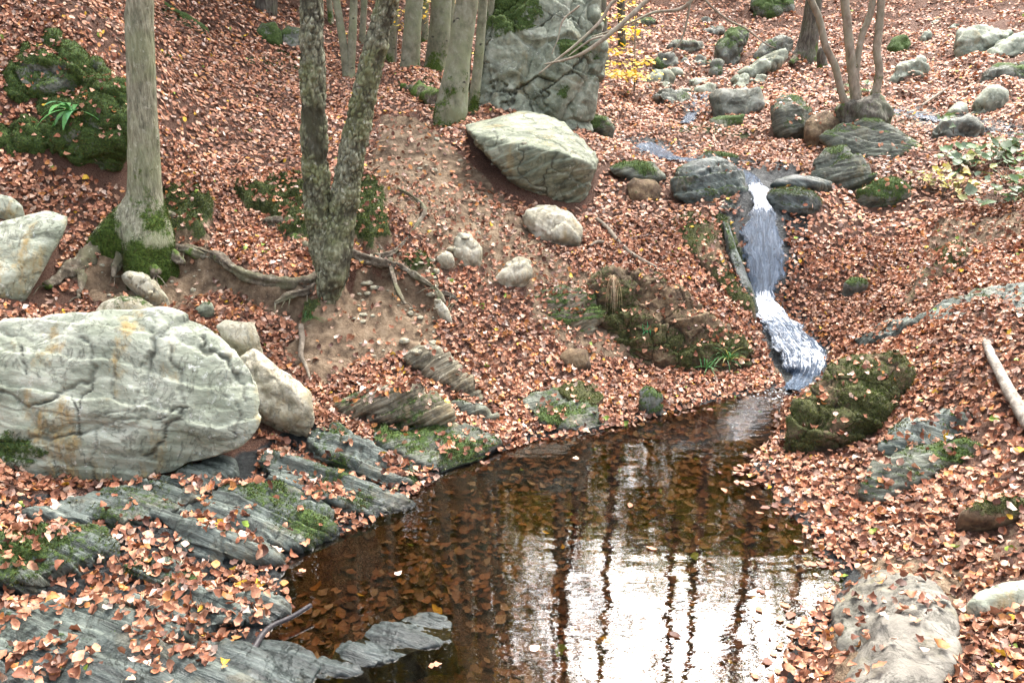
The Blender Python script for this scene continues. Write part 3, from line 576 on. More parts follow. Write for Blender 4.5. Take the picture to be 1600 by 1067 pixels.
rock('rock_slab', 'upper leaning brown slab with a pale end pointing at the pool', [(632,560),(648,543),(690,545),(712,562),(740,595),(750,618),(738,625),(700,590),(660,585)], 'ledge', back=.3, tilt=.8, bulge=.07, lvl=6, rough=.025, strata=((-.55, .3, .78), .045, .03), moss=.08, moss_up=.1, leaf=.05)
rock('rock_slab', 'lower leaning slab crusted with ochre moss above the pool', [(522,632),(540,622),(590,600),(640,598),(690,620),(706,648),(690,662),(640,655),(590,662),(550,655)], 'ledge', back=.4, tilt=.7, bulge=.09, lvl=6, rough=.04, strata=((-.45, .3, .84), .055, .035), moss=.35, moss_up=.2, leaf=.12)
rock('rock_slab', 'thin dark slab wedged under the leaning brown slabs', [(700,632),(716,624),(752,634),(778,650),(765,656),(725,650)], 'dark', back=.25, bulge=.06, rough=.02, strata=((-.3, .3, .9), .04, .02), moss=.1)
rock('rock_slab', 'mossy shore slab at the foot of the leaning brown slabs', [(575,680),(600,664),(680,660),(745,668),(782,690),(765,705),(720,725),(690,735),(640,715)], 'dark', flat=.25, lift=.035, lvl=6, rough=.045, strata=((-.4, .5, .77), .06, .03), moss=.3, leaf=.1)
rock('rock_slab', 'mossy shore slab in the middle of the left bank', [(818,628),(850,612),(900,615),(935,640),(944,662),(900,672),(850,660)], 'dark', flat=.2, lift=.03, lvl=6, rough=.04, strata=((-.4, .5, .77), .06, .03), moss=.25, leaf=.15)
rock('rock', 'small upright mossy stone on the waterline of the left bank', [(998,640),(1002,612),(1015,606),(1030,622),(1032,640),(1015,648)], 'mossy', back=.2, bulge=.1, lvl=5, rough=.03, facet=(.12, .03), moss=.4)
rock('rock_slab', 'low mossy hump half under leaves on the left bank', [(870,610),(890,596),(930,600),(945,620),(930,632),(895,628)], 'soil', flat=.15, lift=.06, rough=.03, moss=.45, leaf=.2)
# ---- slate slabs between the huge boulder and the pool
SL = dict(strata=(SN, .042, .026), lvl=6, rough=.018, leaf=.05)
_slabs = [
 ('mossy slate slab nearest the leaning brown slabs by the pool', [(478,684),(520,660),(565,680),(612,706),(648,738),(655,748),(610,760),(560,740),(510,715)], .35),
 ('long grey slate slab with pale streaks ending in the pool', [(405,715),(438,702),(500,722),(580,752),(630,772),(645,785),(620,798),(570,800),(500,778),(430,750)], .22),
 ('mossy middle slate slab dipping into the pool', [(318,780),(370,752),(440,760),(510,792),(525,812),(515,838),(450,852),(390,838),(335,815)], .34),
 ('pale worn slate slab with a tapering tip at the pool edge', [(238,800),(300,785),(360,800),(410,830),(445,862),(425,882),(350,866),(280,845)], .05),
 ('dark mossy slate slab at the photo edge under leaves', [(-40,850),(40,830),(110,812),(165,822),(180,850),(120,880),(40,905),(-40,905)], .35),
 ('small hump of mossy slate among leaves', [(188,884),(225,866),(270,872),(312,896),(300,912),(240,908)], .4),
 ('long low slate slab beneath the deepest leaf drift', [(195,940),(250,918),(330,922),(420,935),(446,950),(430,972),(330,975),(240,965)], .1),
 ('streaked slate slab at the bottom left photo edge', [(-60,975),(30,938),(130,940),(220,960),(300,985),(240,1005),(100,1012),(-60,1020)], .18),
 ('broad wet slate shelf across the bottom of the photo', [(-80,1035),(120,1000),(260,1000),(380,1000),(420,1025),(430,1075),(380,1130),(-80,1150)], .05),
 ('shaded ochre slate ledge directly under the huge boulder', [(30,800),(120,775),(240,770),(330,730),(372,725),(350,750),(290,790),(220,815),(120,810)], .25),
 ('narrow dark slate slab in the leaves above the pool', [(250,745),(330,715),(368,712),(360,738),(300,760)], .25),
]
for lb, ol, m in _slabs:
    rock('slate_slab', lb, ol, 'slate', flat=.3, lift=.028, crack=(.32, .016, .05), moss=m+.16, moss_up=.12, wet=.85 if 'wet' in lb else .1, front=[(np.mean(ol, 0)[0]+(x-np.mean(ol, 0)[0])*.6, np.mean(ol, 0)[1]+(y-np.mean(ol, 0)[1])*.6, .018) for x, y in ol], **SL)
rock('slate_slab', 'dark wet slate slab rising like an island from the pool', [(470,1045),(540,1002),(610,970),(680,957),(702,965),(692,980),(712,998),(650,1010),(600,1030),(545,1052),(495,1062)], 'slate', flat=.4, plane=.004, front=[(520,1025,.012),(600,995,.018),(670,972,.012)], crack=(.22, .014, .05), lvl=6, rough=.016, strata=(SN, .036, .018), moss=-.3, moss_up=.0, wet=1.4, leaf=.08)
rock('slate_slab', 'low wet slate shelf behind the black stick', [(385,1015),(420,1003),(470,1015),(500,1040),(480,1075),(430,1090),(395,1060)], 'slate', flat=.3, plane=.012, front=[(430,1045,.03)], lvl=6, rough=.012, strata=(SN, .05, .012), moss=-.3, moss_up=.0, wet=1.4)
# ---- right bank
rock('rock_outcrop', 'brown mossy mound of rock at the narrow end of the pool', [(1228,665),(1236,638),(1268,604),(1298,566),(1340,556),(1405,554),(1422,585),(1412,630),(1380,668),(1310,692),(1255,702),(1228,685)], 'soil', Y=5.15, focus=.4, back=.9, tilt=.95, bulge=.10, lvl=7, rough=.07, rs=2.5, crack=(.35, .02), moss=.78, moss_up=.1, leaf=.2, strata=((.3, .35, .88), .16, .03))
rock('rock_slab', 'sloping grey slab rock next to the wooden pole', [(1370,700),(1392,668),(1450,648),(1520,628),(1565,620),(1570,650),(1530,682),(1470,700),(1420,725)], 'slate', Y=4.75, back=.4, tilt=1.1, bulge=.06, lvl=6, rough=.025, strata=((.3, .35, .88), .05, .022), moss=.12, leaf=.3)
rock('rock_slab', 'mossy ledge rock lower than the sloping grey slab', [(1345,760),(1360,725),(1400,702),(1470,690),(1540,690),(1545,712),(1480,730),(1420,760),(1370,790)], 'dark', back=.4, tilt=1.0, bulge=.06, lvl=6, rough=.03, strata=((.3, .35, .88), .05, .02), moss=.35, leaf=.3)
rock('rock_slab', 'bare pale grey slab high on the right bank', [(1420,500),(1470,478),(1520,455),(1600,442),(1660,445),(1660,485),(1600,488),(1540,492),(1470,505)], 'slate', flat=.25, lift=.04, lvl=6, rough=.025, strata=((.4, .35, .84), .05, .018), moss=.03, leaf=.1)
rock('rock_slab', 'pale slab edge buried in leaves behind the mossy mound', [(1335,530),(1370,508),(1420,492),(1430,502),(1390,520),(1345,542)], 'slate', flat=.2, lift=.03, rough=.025, strata=((.4, .35, .84), .05, .018), moss=.05, leaf=.3)
rock('boulder', 'smooth pale lichen boulder on the trodden bank at the photo edge', [(1510,940),(1528,922),(1570,908),(1640,900),(1640,990),(1590,992),(1545,985),(1520,962)], 'grey', Y=3.0, back=.5, tilt=.5, bulge=.12, lvl=6, rough=.02, moss=.1, moss_up=.1, crack=(.3, .01))
rock('mud_mound', 'rounded brown mud covered rock beside the bright water', [(1304,1090),(1308,1000),(1310,935),(1330,905),(1370,884),(1420,890),(1470,930),(1500,980),(1490,1060),(1460,1120)], 'mud', flat=.5, lift=.03, k=12, lvl=6, rough=.045, facet=(.3, .03), crack=(.3, .012), front=[(1370,960,.09),(1420,960,.09),(1380,1040,.09),(1430,1050,.07),(1345,1000,.06)], rs=2.5, moss=-.05, moss_up=.05, leaf=.16, cat='rock', mossz=[(.35, [(1312,920),(1345,905),(1360,960),(1330,1010),(1310,990)])])
rock('rock', 'dark hollow rock under leaves at the right photo edge', [(1500,800),(1530,785),(1570,780),(1640,782),(1640,815),(1560,820),(1510,815)], 'soil', back=.3, tilt=.8, bulge=.08, rough=.03, moss=.2, leaf=.4)
rock('rock', 'soil bank rock with thin moss on the leafy right slope', [(1405,480),(1430,440),(1470,395),(1500,380),(1520,392),(1490,430),(1450,470),(1425,490)], 'soil', back=.4, tilt=1.0, bulge=.06, lvl=6, rough=.05, moss=.3, leaf=.45)
rock('stone', 'small mossy stone in the leaves right of the waterfall', [(1318,442),(1330,434),(1352,438),(1356,450),(1338,455),(1322,452)], 'mossy', back=.2, bulge=.15, lvl=4, rough=.02, moss=.4)
rock('rock', 'low mossy rock in front of the dark leaning rock', [(1340,300),(1365,284),(1400,280),(1425,290),(1420,312),(1380,318),(1350,314)], 'dark', back=.4, bulge=.1, rough=.04, moss=.45, leaf=.3)
# ------------------------------------------------------------------ tubes, bark, trees
def resample(P, R, step):
    P = np.asarray(P, float); R = np.asarray(R, float); n = len(P)
    Q = np.vstack([2*P[0]-P[1], P, 2*P[-1]-P[-2]]); out, rad = [], []
    for i in range(n-1):
        m = max(1, int(np.ceil(np.linalg.norm(P[i+1]-P[i])/step))); p0, p1, p2, p3 = Q[i:i+4]
        for t in np.arange(m)/m:
            out.append(.5*((2*p1)+(-p0+p2)*t+(2*p0-5*p1+4*p2-p3)*t*t+(-p0+3*p1-3*p2+p3)*t**3))
            u = t; rad.append(R[i]*(1-u)+R[i+1]*u)
    out.append(P[-1]); rad.append(R[-1]); return np.array(out), np.array(rad)
def tube(P, R, seg=10, step=.05, disp=None, cap=True, lobes=None):
    P, R = resample(P, R, step); n = len(P)
    T = np.gradient(P, axis=0); T /= np.linalg.norm(T, axis=1)[:, None]+1e-12
    ref = np.array((0, 1, 0)) if abs(T[0, 1]) < .8 else np.array((1, 0, 0)); U = np.empty_like(P); u = ref
    for i in range(n):
        u = u-T[i]*(u@T[i]); u = u/(np.linalg.norm(u)+1e-9); U[i] = u
    B = np.cross(T, U); a = np.arange(seg)*2*np.pi/seg
    D = U[:, None]*np.cos(a)[None, :, None]+B[:, None]*np.sin(a)[None, :, None]
    r = R[:, None]*np.ones(seg)[None]
    if lobes is not None: r = r*(1+lobes(P)[:, None]*(.5*np.cos(3*a+.7)+.35*np.cos(5*a+2.1))[None])
    V = (P[:, None]+D*r[:, :, None]).reshape(-1, 3); Dn = D.reshape(-1, 3)
    if disp is not None: V = V+Dn*disp(V)[:, None]
    i = np.arange(n*seg).reshape(n, seg); j = np.roll(i, -1, 1)
    F = np.stack([i[:-1], j[:-1], j[1:], i[1:]], -1).reshape(-1, 4)
    if cap:
        V = np.vstack([V, P[0]-T[0]*R[0]*.3, P[-1]+T[-1]*R[-1]*.5]); c0, c1 = n*seg, n*seg+1
        F = np.vstack([F, np.stack([j[0], i[0], np.full(seg, c0), np.full(seg, c0)], -1), np.stack([i[-1], j[-1], np.full(seg, c1), np.full(seg, c1)], -1)])
    return V, F
def tri_fix(F):
    F = np.asarray(F); m = F[:, 2] == F[:, 3]; return F[~m], F[m][:, :3]
class MB:
    def __init__(s): s.V, s.F, s.n, s.M, s.A = [], [], 0, [], {}
    def add(s, V, F, m=0, **attrs):
        s.V.append(V); s.F.append(F+s.n); s.M.append(np.full(len(F), m)); s.n += len(V)
        for k in set(s.A) | set(attrs): s.A.setdefault(k, []).append((s.n-len(V), len(V), attrs.get(k)))
    def build(s, name, mats, parent=None, origin=None, colors=None):
        V = np.vstack(s.V); F = np.vstack(s.F); M = np.concatenate(s.M); q, tq = tri_fix(F); m = F[:, 2] == F[:, 3]
        at_ = {}
        for k, L in s.A.items():
            a = np.zeros(len(V))
            for st, ln, v in L:
                if v is not None: a[st:st+ln] = v
            at_[k] = a
        me = mesh_np(name, V, q, tq, attrs=at_, mats=mats, matidx=np.concatenate([M[~m], M[m]]), colors=colors)
        return mkobj(name, me, origin if origin is not None else V.mean(0), parent)
def bark_mat(name, stops, vscale=(1, 1, .18), scale=30, blotch=(.3, .33, .24), bl=.5, marks=0.0, bstr=.8, moss=((.014, .03, .005), (.05, .085, .015), (.12, .17, .03)), lich=.0):
    t = NT(name)
    a = t.noise(scale, 6, .65, vec=t.map(scale=vscale), dist=.2)
    base = t.ramp(a, stops)
    base = t.mix(t.math('MULTIPLY', t.rng(t.noise(3.2, 5, .6), .42, .62), bl), base, blotch)
    if marks:
        mk = t.rng(t.voro(4.2, vec=t.map(scale=(1, 1, 1.6))), .16, .08); mk = t.math('MULTIPLY', mk, t.rng(t.noise(26, 3), .42, .52))
        base = t.mix(t.math('MULTIPLY', mk, marks), base, (.025, .022, .018))
    if lich: base = t.mix(t.math('MULTIPLY', t.rng(t.noise(17, 5, .75), .57, .66), lich), base, (.60, .60, .50))
    ck = t.attr('crack'); base = t.mix(t.math('MULTIPLY', ck, .9), base, (.018, .015, .010))
    mf = t.rng(t.math('ADD', t.attr('moss'), t.math('MULTIPLY', t.math('SUBTRACT', t.noise(22, 5, .7), .5), 1.0)), .38, .62)
    col = t.mix(mf, base, t.ramp(t.noise(55, 4, .75), [(.28, moss[0]), (.5, moss[1]), (.72, moss[2])]))
    h = t.math('ADD', a, t.math('MULTIPLY', t.noise(90, 4, .7), .4))
    t.bsdf(col, .9, t.bump(h, bstr, .012), spec=.25); return t.m
BM = {
 'grey': bark_mat('fissured_bark', [(.3, (.07, .065, .045)), (.45, (.17, .165, .115)), (.58, (.27, .265, .185)), (.75, (.42, .41, .31))], vscale=(1, 1, .22), scale=46, blotch=(.20, .23, .12), bl=.5, lich=.3, bstr=1.3),
 'corky': bark_mat('corky_bark', [(.3, (.045, .042, .028)), (.45, (.13, .13, .085)), (.58, (.24, .245, .165)), (.75, (.44, .45, .34))], vscale=(1, 1, .45), scale=26, blotch=(.15, .17, .06), bl=.6, lich=.5),
 'beech': bark_mat('beech_bark', [(.3, (.08, .08, .055)), (.45, (.15, .15, .10)), (.58, (.21, .21, .15)), (.75, (.30, .30, .23))], vscale=(1, 1, .7), scale=9, blotch=(.19, .22, .12), bl=.6, marks=.9, bstr=.25, lich=.12),
 'hazel': bark_mat('hazel_bark', [(.3, (.10, .075, .05)), (.45, (.19, .155, .115)), (.58, (.27, .23, .175)), (.75, (.38, .34, .28))], vscale=(1, 1, .5), scale=14, blotch=(.24, .24, .17), bl=.5, bstr=.3),
 'darkbark': bark_mat('dark_bark', [(.3, (.028, .024, .02)), (.45, (.07, .06, .048)), (.58, (.12, .11, .088)), (.75, (.2, .19, .155))], blotch=(.09, .11, .06), bl=.4, lich=.1),
 'root': bark_mat('root_bark', [(.3, (.025, .019, .013)), (.45, (.07, .056, .04)), (.58, (.13, .108, .08)), (.75, (.26, .23, .185))], vscale=(.8, .8, .8), scale=34, blotch=(.10, .10, .055), bl=.7, lich=.25),
 'wetwood': None,
}
def leaf_mat(name, attr='tint', rough=.5, trans=.3, spec=.35):
    t = NT(name); c = t.attr(attr, 'Color'); 
    c2 = t.mix(t.rng(t.noise(60, 3, .7), .40, .7), c, t.mix(1.0, c, (.62, .55, .5), 'MULTIPLY'))
    b = t.n('ShaderNodeBsdfPrincipled', {'Base Color': c2, 'Roughness': rough, 'Specular IOR Level': spec})
    tr = t.n('ShaderNodeBsdfTranslucent', {'Color': c2}); mx = t.n('ShaderNodeMixShader', {0: trans})
    t.link(b.outputs[0], mx.inputs[1]); t.link(tr.outputs[0], mx.inputs[2]); t.link(mx.outputs[0], t.out.inputs[0]); return t.m
LEAFM = leaf_mat('dry_leaf', rough=.6, spec=.3, trans=.1)
GREENM = leaf_mat('living_leaf', trans=.35)
def leaf_cloud(C, Nrm, size, tint, rng, lod=0, curl=1.0):
    """many folded leaves as one vertex soup: centres, normals, lengths, tints"""
    n = len(C); Nrm = Nrm/np.linalg.norm(Nrm, axis=1)[:, None]
    a = rng.normal(size=(n, 3)); T = a-Nrm*(a*Nrm).sum(1)[:, None]; T /= np.linalg.norm(T, axis=1)[:, None]+1e-9; B = np.cross(Nrm, T)
    if lod == 0:
        rows = np.linspace(0, 1, 6); K = 24; tpl = np.empty((K, 18, 3)); lr = np.random.default_rng(5)
        for k in range(K):
            oak = lr.random() < .36; wid = lr.uniform(.26, .38); c1 = lr.uniform(-1.1, 1.5)*curl; fo = lr.uniform(-.25, .75)*curl; tw = lr.uniform(-1, 1)*curl; sk = lr.uniform(-.12, .12)
            for i, s in enumerate(rows):
                w = wid*math.sin(math.pi*min(1, .04+.96*s)**.85)**.8 if 0 < s < 1 else .02
                if oak and 0 < s < 1: w *= (1.25 if i % 2 else .62)
                zc = c1*((s-.5)**2-.08)
                for j, sd in enumerate((-1, 0, 1)):
                    ww = w*(1+lr.uniform(-.28, .28)); x = s-.5
                    tpl[k, i*3+j] = (x, sd*ww+sk*math.sin(math.pi*s), zc+fo*abs(sd)*ww+tw*sd*ww*(s-.5)+lr.uniform(-.02, .02))
        fq = np.array([[i*3+j, i*3+j+1, i*3+j+4, i*3+j+3] for i in range(5) for j in (0, 1)])
    else:
        K = 16; tpl = np.empty((K, 6, 3)); lr = np.random.default_rng(6)
        for k in range(K):
            w = lr.uniform(.26, .36); f = lr.uniform(-.2, .6)*curl; e = lr.uniform(-.3, .5)*curl
            tpl[k] = [(-.5, 0, e*.3), (-.18, w, f*w), (.22, w*.85, f*w), (.5, 0, e*.4), (.22, -w*.85, f*w), (-.18, -w, f*w)]
        fq = np.array([[0, 3, 2, 1], [0, 5, 4, 3]])
    pick = rng.integers(0, K, n); L = tpl[pick]*size[:, None, None]
    V = C[:, None]+L[:, :, :1]*T[:, None]+L[:, :, 1:2]*B[:, None]+L[:, :, 2:3]*Nrm[:, None]
    m = tpl.shape[1]; F = (fq[None]+(np.arange(n)*m)[:, None, None]).reshape(-1, 4)
    return V.reshape(-1, 3), F, np.repeat(tint, m, 0)
YELLOW = np.array([(.55, .36, .03), (.62, .45, .06), (.50, .27, .04), (.36, .33, .05), (.28, .30, .06)])
OLIVE = np.array([(.20, .20, .04), (.30, .28, .05), (.40, .33, .05), (.14, .16, .04), (.34, .22, .05)])
LIME = np.array([(.42, .42, .06), (.36, .40, .07), (.52, .46, .06), (.28, .33, .06)])
RUST = np.array([(.30, .14, .05), (.40, .22, .07), (.36, .28, .07), (.22, .10, .05)])
def crown_mesh(rng, trunkP, trunkR, t0=.45, n_limb=9, leaves=900, lsize=.09, pal=YELLOW, spread=1.0, droop=0.0):
    mb = MB(); tips = []
    n = len(trunkP)
    for k in range(n_limb):
        i = int(n*(t0+(1-t0)*(k+.5)/n_limb)); i = min(i, n-2); p = trunkP[i]; r = trunkR[i]*.5
        az = k*2.4+rng.uniform(-.5, .5); el = rng.uniform(.35, .9)
        L = spread*rng.uniform(1.2, 2.6)*(1.15-.5*(k/n_limb)); d = np.array((math.cos(az)*math.cos(el), math.sin(az)*math.cos(el), math.sin(el)))
        pts = [p]; q = p
        for s in range(4):
            d = d+rng.normal(size=3)*.16+np.array((0, 0, -.1*droop)); d /= np.linalg.norm(d); q = q+d*L/4; pts.append(q)
        rr = np.linspace(max(r, .012), .008, 5); V, F = tube(pts, rr, 6, .2); mb.add(V, F, 0)
        for s in range(1, 5):
            for _ in range(2):
                e = d+rng.normal(size=3)*.8; e /= np.linalg.norm(e); l2 = L*rng.uniform(.18, .4); a = pts[s]; b = a+e*l2*.5+rng.normal(size=3)*.05; c = b+(e+rng.normal(size=3)*.3)*l2*.5
                V, F = tube([a, b, c], [.010, .007, .004], 4, .3); mb.add(V, F, 0); tips += [b, c, (b+c)/2]
    top = trunkP[-1]; tips.append(top)
    tips = np.array(tips); nb = mb.n
    if leaves:
        C = tips[rng.integers(0, len(tips), leaves)]+rng.normal(size=(leaves, 3))*.2*spread; Nn = rng.normal(size=(leaves, 3))*.7+np.array((0, 0, 1))
        V, F, tc = leaf_cloud(C, Nn, rng.uniform(.7, 1.2, leaves)*lsize, pal[rng.integers(0, len(pal), leaves)]*rng.uniform(.7, 1.15, (leaves, 1)), rng, 1); mb.add(V, F, 1)
        return mb, np.vstack([np.full((nb, 3), .1), tc])
    return mb, np.full((nb, 3), .1)
def trunk_path(base, pts, Y, H, rng, lean=None):
    P = [P3(x, y, Y+dy) for x, y, w, dy in pts]; R = [w*.5*(Y+dy)/ray(x, y).__getitem__(1)/FPX*(1/(_cp+(533.5-y)/FPX*_sp)) for x, y, w, dy in pts]
    d = (P[-1]-P[-2]); d /= np.linalg.norm(d); q = P[-1]; r = R[-1]; r0 = r
    while q[2] < H:
        d = d+rng.normal(size=3)*.05; d[2] = max(d[2], .6); d[2] += .1; d /= np.linalg.norm(d); q = q+d*.8; r = max(r0*.35, r-r0*.6*.8/max(H-P[-1][2], .8)); P.append(q); R.append(r)
    return np.array(P), np.array(R)
def disp_fine(amp, s=9, zs=.25):
    return lambda V: amp*fbm(V*np.array((1, 1, zs)), 4, s)
def corky(V):
    f1, f2, _ = voro(V*np.array((24, 24, 17))+.5*np.c_[fbm(V, 2, 20), fbm(V+5, 2, 20), fbm(V+9, 2, 20)]); e = ss(0, .35, f2-f1)
    return .013*e*(1+1.4*fbm(V+3, 2, 4))-.010+.022*fbm(V, 4, 6)
TUFTS = []
def make_tree(name, label, pts, H, bark='beech', Y=None, base=None, seg=16, step=.08, moss_h=.4, moss_amt=.55, disp=None, flare=None, crown=None, roots=(), rootmat='root', group=None, cat='tree', extra=(), seed=1, lobes=None, fine_to=None):
    rng = np.random.default_rng(seed)
    if Y is None: Y = at(*(base or pts[0][:2]))[1]
    pts = [tuple(q)+(0,)*(4-len(q)) for q in pts]
    P, R = trunk_path(base, pts, Y, H, rng); z0 = P[0][2]
    root = empty(name, tuple(P[0])); tag(root, label, cat, group, 'thing')
    stems = [(P, R, seg)]
    for ex in extra:
        ex = [tuple(q)+(0,)*(4-len(q)) for q in ex]; stems.append((*trunk_path(None, ex, Y, H-rng.uniform(.5, 2), rng), seg))
    for P_, R_, sg in stems:
        below = [P_[0]-np.array((0, 0, .35))]; Pq = np.vstack([below, P_]); Rq = np.r_[R_[0]*1.05, R_]
        lb = (lambda Q: (lobes*np.exp(-np.maximum(Q[:, 2]-z0, 0)/.28))) if lobes else None
        mb = MB()
        if fine_to is not None:
            k = np.searchsorted(Pq[:, 2], fine_to); k = min(max(k, 2), len(Pq)-2)
            V, F = tube(Pq[:k+1], Rq[:k+1], sg, step, disp, lobes=lb); V2, F2 = tube(Pq[k-1:], Rq[k-1:]*.97, 12, .3)
        else: V, F = tube(Pq, Rq, sg, step, disp, lobes=lb); V2 = None
        hgt = V[:, 2]-z0; ms = moss_amt*np.exp(-np.maximum(hgt, 0)/moss_h)+.7*fbm(V, 4, 3.5)-.05
        ck = np.zeros(len(V))
        if disp is corky: ck = 1-ss(-.012, .004, corky(V))
        mb.add(V, F, 0, moss=np.clip(ms, 0, 1), crack=np.clip(ck, 0, 1)*.9)
        if V2 is not None: mb.add(V2, F2, 0)
        if moss_amt >= .5 and Y < 12.5: tq = tri_fix(F); TUFTS.append((V, np.vstack([tq[0][:, [0, 1, 2]], tq[0][:, [0, 2, 3]]]), np.clip(ms, 0, 1)))
        mb.build('trunk', [BM[bark]], root, P_[0])
        if crown:
            Pf, Rf = resample(P_, R_, .3); cm, tint = crown_mesh(rng, Pf, Rf, **crown)
            o = cm.build('crown', [BM[bark], GREENM], root, P_[-1], colors={'tint': tint})
    for rt in roots:
        lift = rt[0]; pp = rt[1]; Pr = [at(x, y, lift)-np.array((0, 0, (lift*.5))) for x, y, w in pp]; Rr = [w*.42*q[1]/FPX for (x, y, w), q in zip(pp, Pr)]
        V, F = tube(Pr, Rr, 20, .015, lambda V: .010*fbm(V, 4, 18)+.45*max(Rr)*fbm(V, 3, 6), lobes=lambda P: .34+.3*fbm(P, 2, 3))
        rl = MB(); rq = np.random.default_rng(len(V))
        mb = MB()
        for _ in range(5):
            i = rq.integers(1, len(pp)); x, y, w = pp[i]; dx, dy = rq.normal()*14, abs(rq.normal())*14+6
            try: Q = [Pr[i], at(x+dx*.5, y+dy*.4, .012), at(x+dx, y+dy, .004)]
            except Exception: continue
            if np.linalg.norm(Q[2]-Q[0]) > .6: continue
            v_, f_ = tube(Q, [.008, .006, .002], 6, .02, lambda V: .004*fbm(V, 3, 16)); mb.add(v_, f_, 0, moss=np.zeros(len(v_)))
        mb.add(V, F, 0, moss=np.clip((rt[2]*.8 if len(rt) > 2 else .0)+.8*fbm(V, 4, 6), 0, 1)); mb.build('root', [BM[rt[3] if len(rt) > 3 else rootmat]], root)
    return root, stems
CR = dict(n_limb=8, leaves=260, lsize=.09, pal=YELLOW)
make_tree('grey_tree', 'straight grey trunk with fine ridged bark and a mossy flared foot above the bare bank',
    [(218,398,112),(222,365,104),(225,340,82),(227,318,60),(227,298,50),(225,240,46),(222,150,43),(219,60,41),(218,0,40)], 11, 'grey', base=(222,392), seg=72, step=.02, disp=lambda V: .009*fbm(V*np.array((1, 1, .16)), 4, 26)+.012*fbm(V, 3, 3), lobes=.5, moss_h=.6, moss_amt=.95, crown=CR, seed=3, fine_to=4.2,
    roots=[(.04, [(212,345,44),(200,378,44),(192,398,30),(182,415,18),(176,430,8)], .2), (.04, [(226,340,44),(228,380,44),(233,408,28),(242,426,14)], .3), (.04, [(234,345,40),(248,378,40),(266,396,26),(284,408,14)], .4), (.07, [(212,318,44),(182,358,46),(150,385,36),(120,408,30),(88,430,18),(70,440,8)], .35), (.03, [(200,372,26),(170,386,20),(140,395,18),(130,415,16),(125,440,12),(122,462,6)], -.2),
           (.03, [(240,372,30),(262,384,24),(290,388,18),(320,398,16)], .3), (.02, [(235,385,26),(218,402,20),(196,408,12)], -.2), (.0, [(250,340,40),(280,350,34),(310,352,20),(325,356,8)], .5)])
make_tree('twin_trunk_tree', 'twin trunked tree with dark corky lichen covered bark, one trunk leaning right',
    [(508,488,14),(512,464,32),(520,430,50),(525,395,54),(532,350,48),(542,290,43),(558,200,39),(577,115,37),(594,45,34),(606,0,33)], 10.5, 'corky', Y=6.72, seg=96, step=.012, disp=corky, moss_h=.5, moss_amt=.25, crown=CR, seed=5, fine_to=3.6,
    extra=[[(511,462,20),(511,440,28),(506,390,44),(498,330,46),(493,260,42),(490,170,39),(488,80,38),(487,0,37)]],
    roots=[(.06, [(500,430,30),(480,436,24),(440,436,24),(400,430,22),(365,414,20),(345,398,18),(320,388,15),(290,380,10)], .05), (.03, [(496,440,22),(480,452,16),(455,458,12),(430,470,7)], .1),
           (.06, [(535,385,34),(560,398,22),(590,406,17),(625,412,13),(655,430,11),(680,446,10),(694,470,7)], .0), (.07, [(585,396,12),(612,390,9),(635,368,8),(655,340,8),(663,322,8),(645,302,6),(622,290,4)], -.3),
           (.05, [(610,402,12),(613,425,10),(620,448,9),(632,470,6)], -.3), (.02, [(535,330,40),(560,345,34),(582,368,26),(596,392,14)], .5), (.02, [(492,340,46),(465,352,38),(440,348,26),(412,345,12)], .5), (.02, [(500,395,36),(478,385,28),(455,368,20),(440,350,12)], .5), (.04, [(690,455,9),(705,458,8),(715,466,5)], -.2)])
# ---- beech clump and the trees behind
make_tree('beech_tree', 'stout smooth beech trunk with a bulging mossy foot on the edge of the dirt slope',
    [(702,192,44),(706,170,50),(710,140,46),(715,105,38),(721,60,36),(727,20,35),(730,0,35)], 13, 'beech', base=(702,192), seg=40, step=.04, disp=lambda V: .02*fbm(V, 3, 5)*np.exp(-np.maximum(V[:, 2]-2.5, 0)*1.5)+.006*fbm(V, 3, 4), moss_h=.45, moss_amt=.55, crown=CR, seed=8, lobes=.25,
    roots=[(.0, [(692,165,50),(672,155,40),(650,142,30),(630,138,14)], .7)])
make_tree('beech_tree', 'slim grey beech stem hugging the right side of the stout bulging beech', [(738,180,18),(741,150,17),(748,90,15),(755,0,14)], 11, 'beech', base=(738,178), disp=disp_fine(.006), crown=CR, seed=9)
make_tree('beech_tree', 'pale bluish stem beside the cliff rock behind the stout beech', [(752,165,15),(756,120,12),(762,60,11),(768,0,10)], 11, 'beech', base=(750,160), crown=CR, seed=10)
make_tree('beech_tree', 'thin stem squeezed between the stout beech and the slim grey stem', [(728,150,11),(731,100,10),(735,50,9),(740,0,9)], 11, 'beech', base=(728,150), crown=CR, seed=30)
make_tree('beech_tree', 'thick spotted beech trunk standing just left of the stout bulging beech', [(682,112,44),(683,98,38),(686,60,34),(690,0,32)], 14, 'beech', base=(682,112), seg=28, disp=disp_fine(.01, 5), moss_h=.3, moss_amt=.8, crown=CR, seed=11)
make_tree('beech_tree', 'brown spotted beech trunk with a mossy foot third from the cliff rock', [(640,118,36),(641,100,31),(644,50,28),(648,0,27)], 14, 'beech', base=(640,116), seg=28, disp=disp_fine(.01, 5), moss_h=.3, moss_amt=.7, crown=CR, seed=12)
make_tree('beech_tree', 'narrow stem directly behind the thick spotted beech trunk', [(703,100,12),(704,60,11),(706,0,10)], 12, 'beech', base=(702,100), crown=CR, seed=13)
make_tree('beech_tree', 'pair of slender stems joined at the foot right behind the twin trunked tree', [(546,125,20),(548,100,14),(551,50,13),(553,0,12)], 12, 'beech', base=(546,124), crown=CR, seed=14, extra=[[(543,122,16),(538,80,13),(531,35,12),(525,0,12)]])
make_tree('beech_tree', 'thin far stem seen between the twin trunks', [(566,75,11),(567,40,10),(569,0,10)], 12, 'beech', base=(566,75), crown=CR, seed=15)
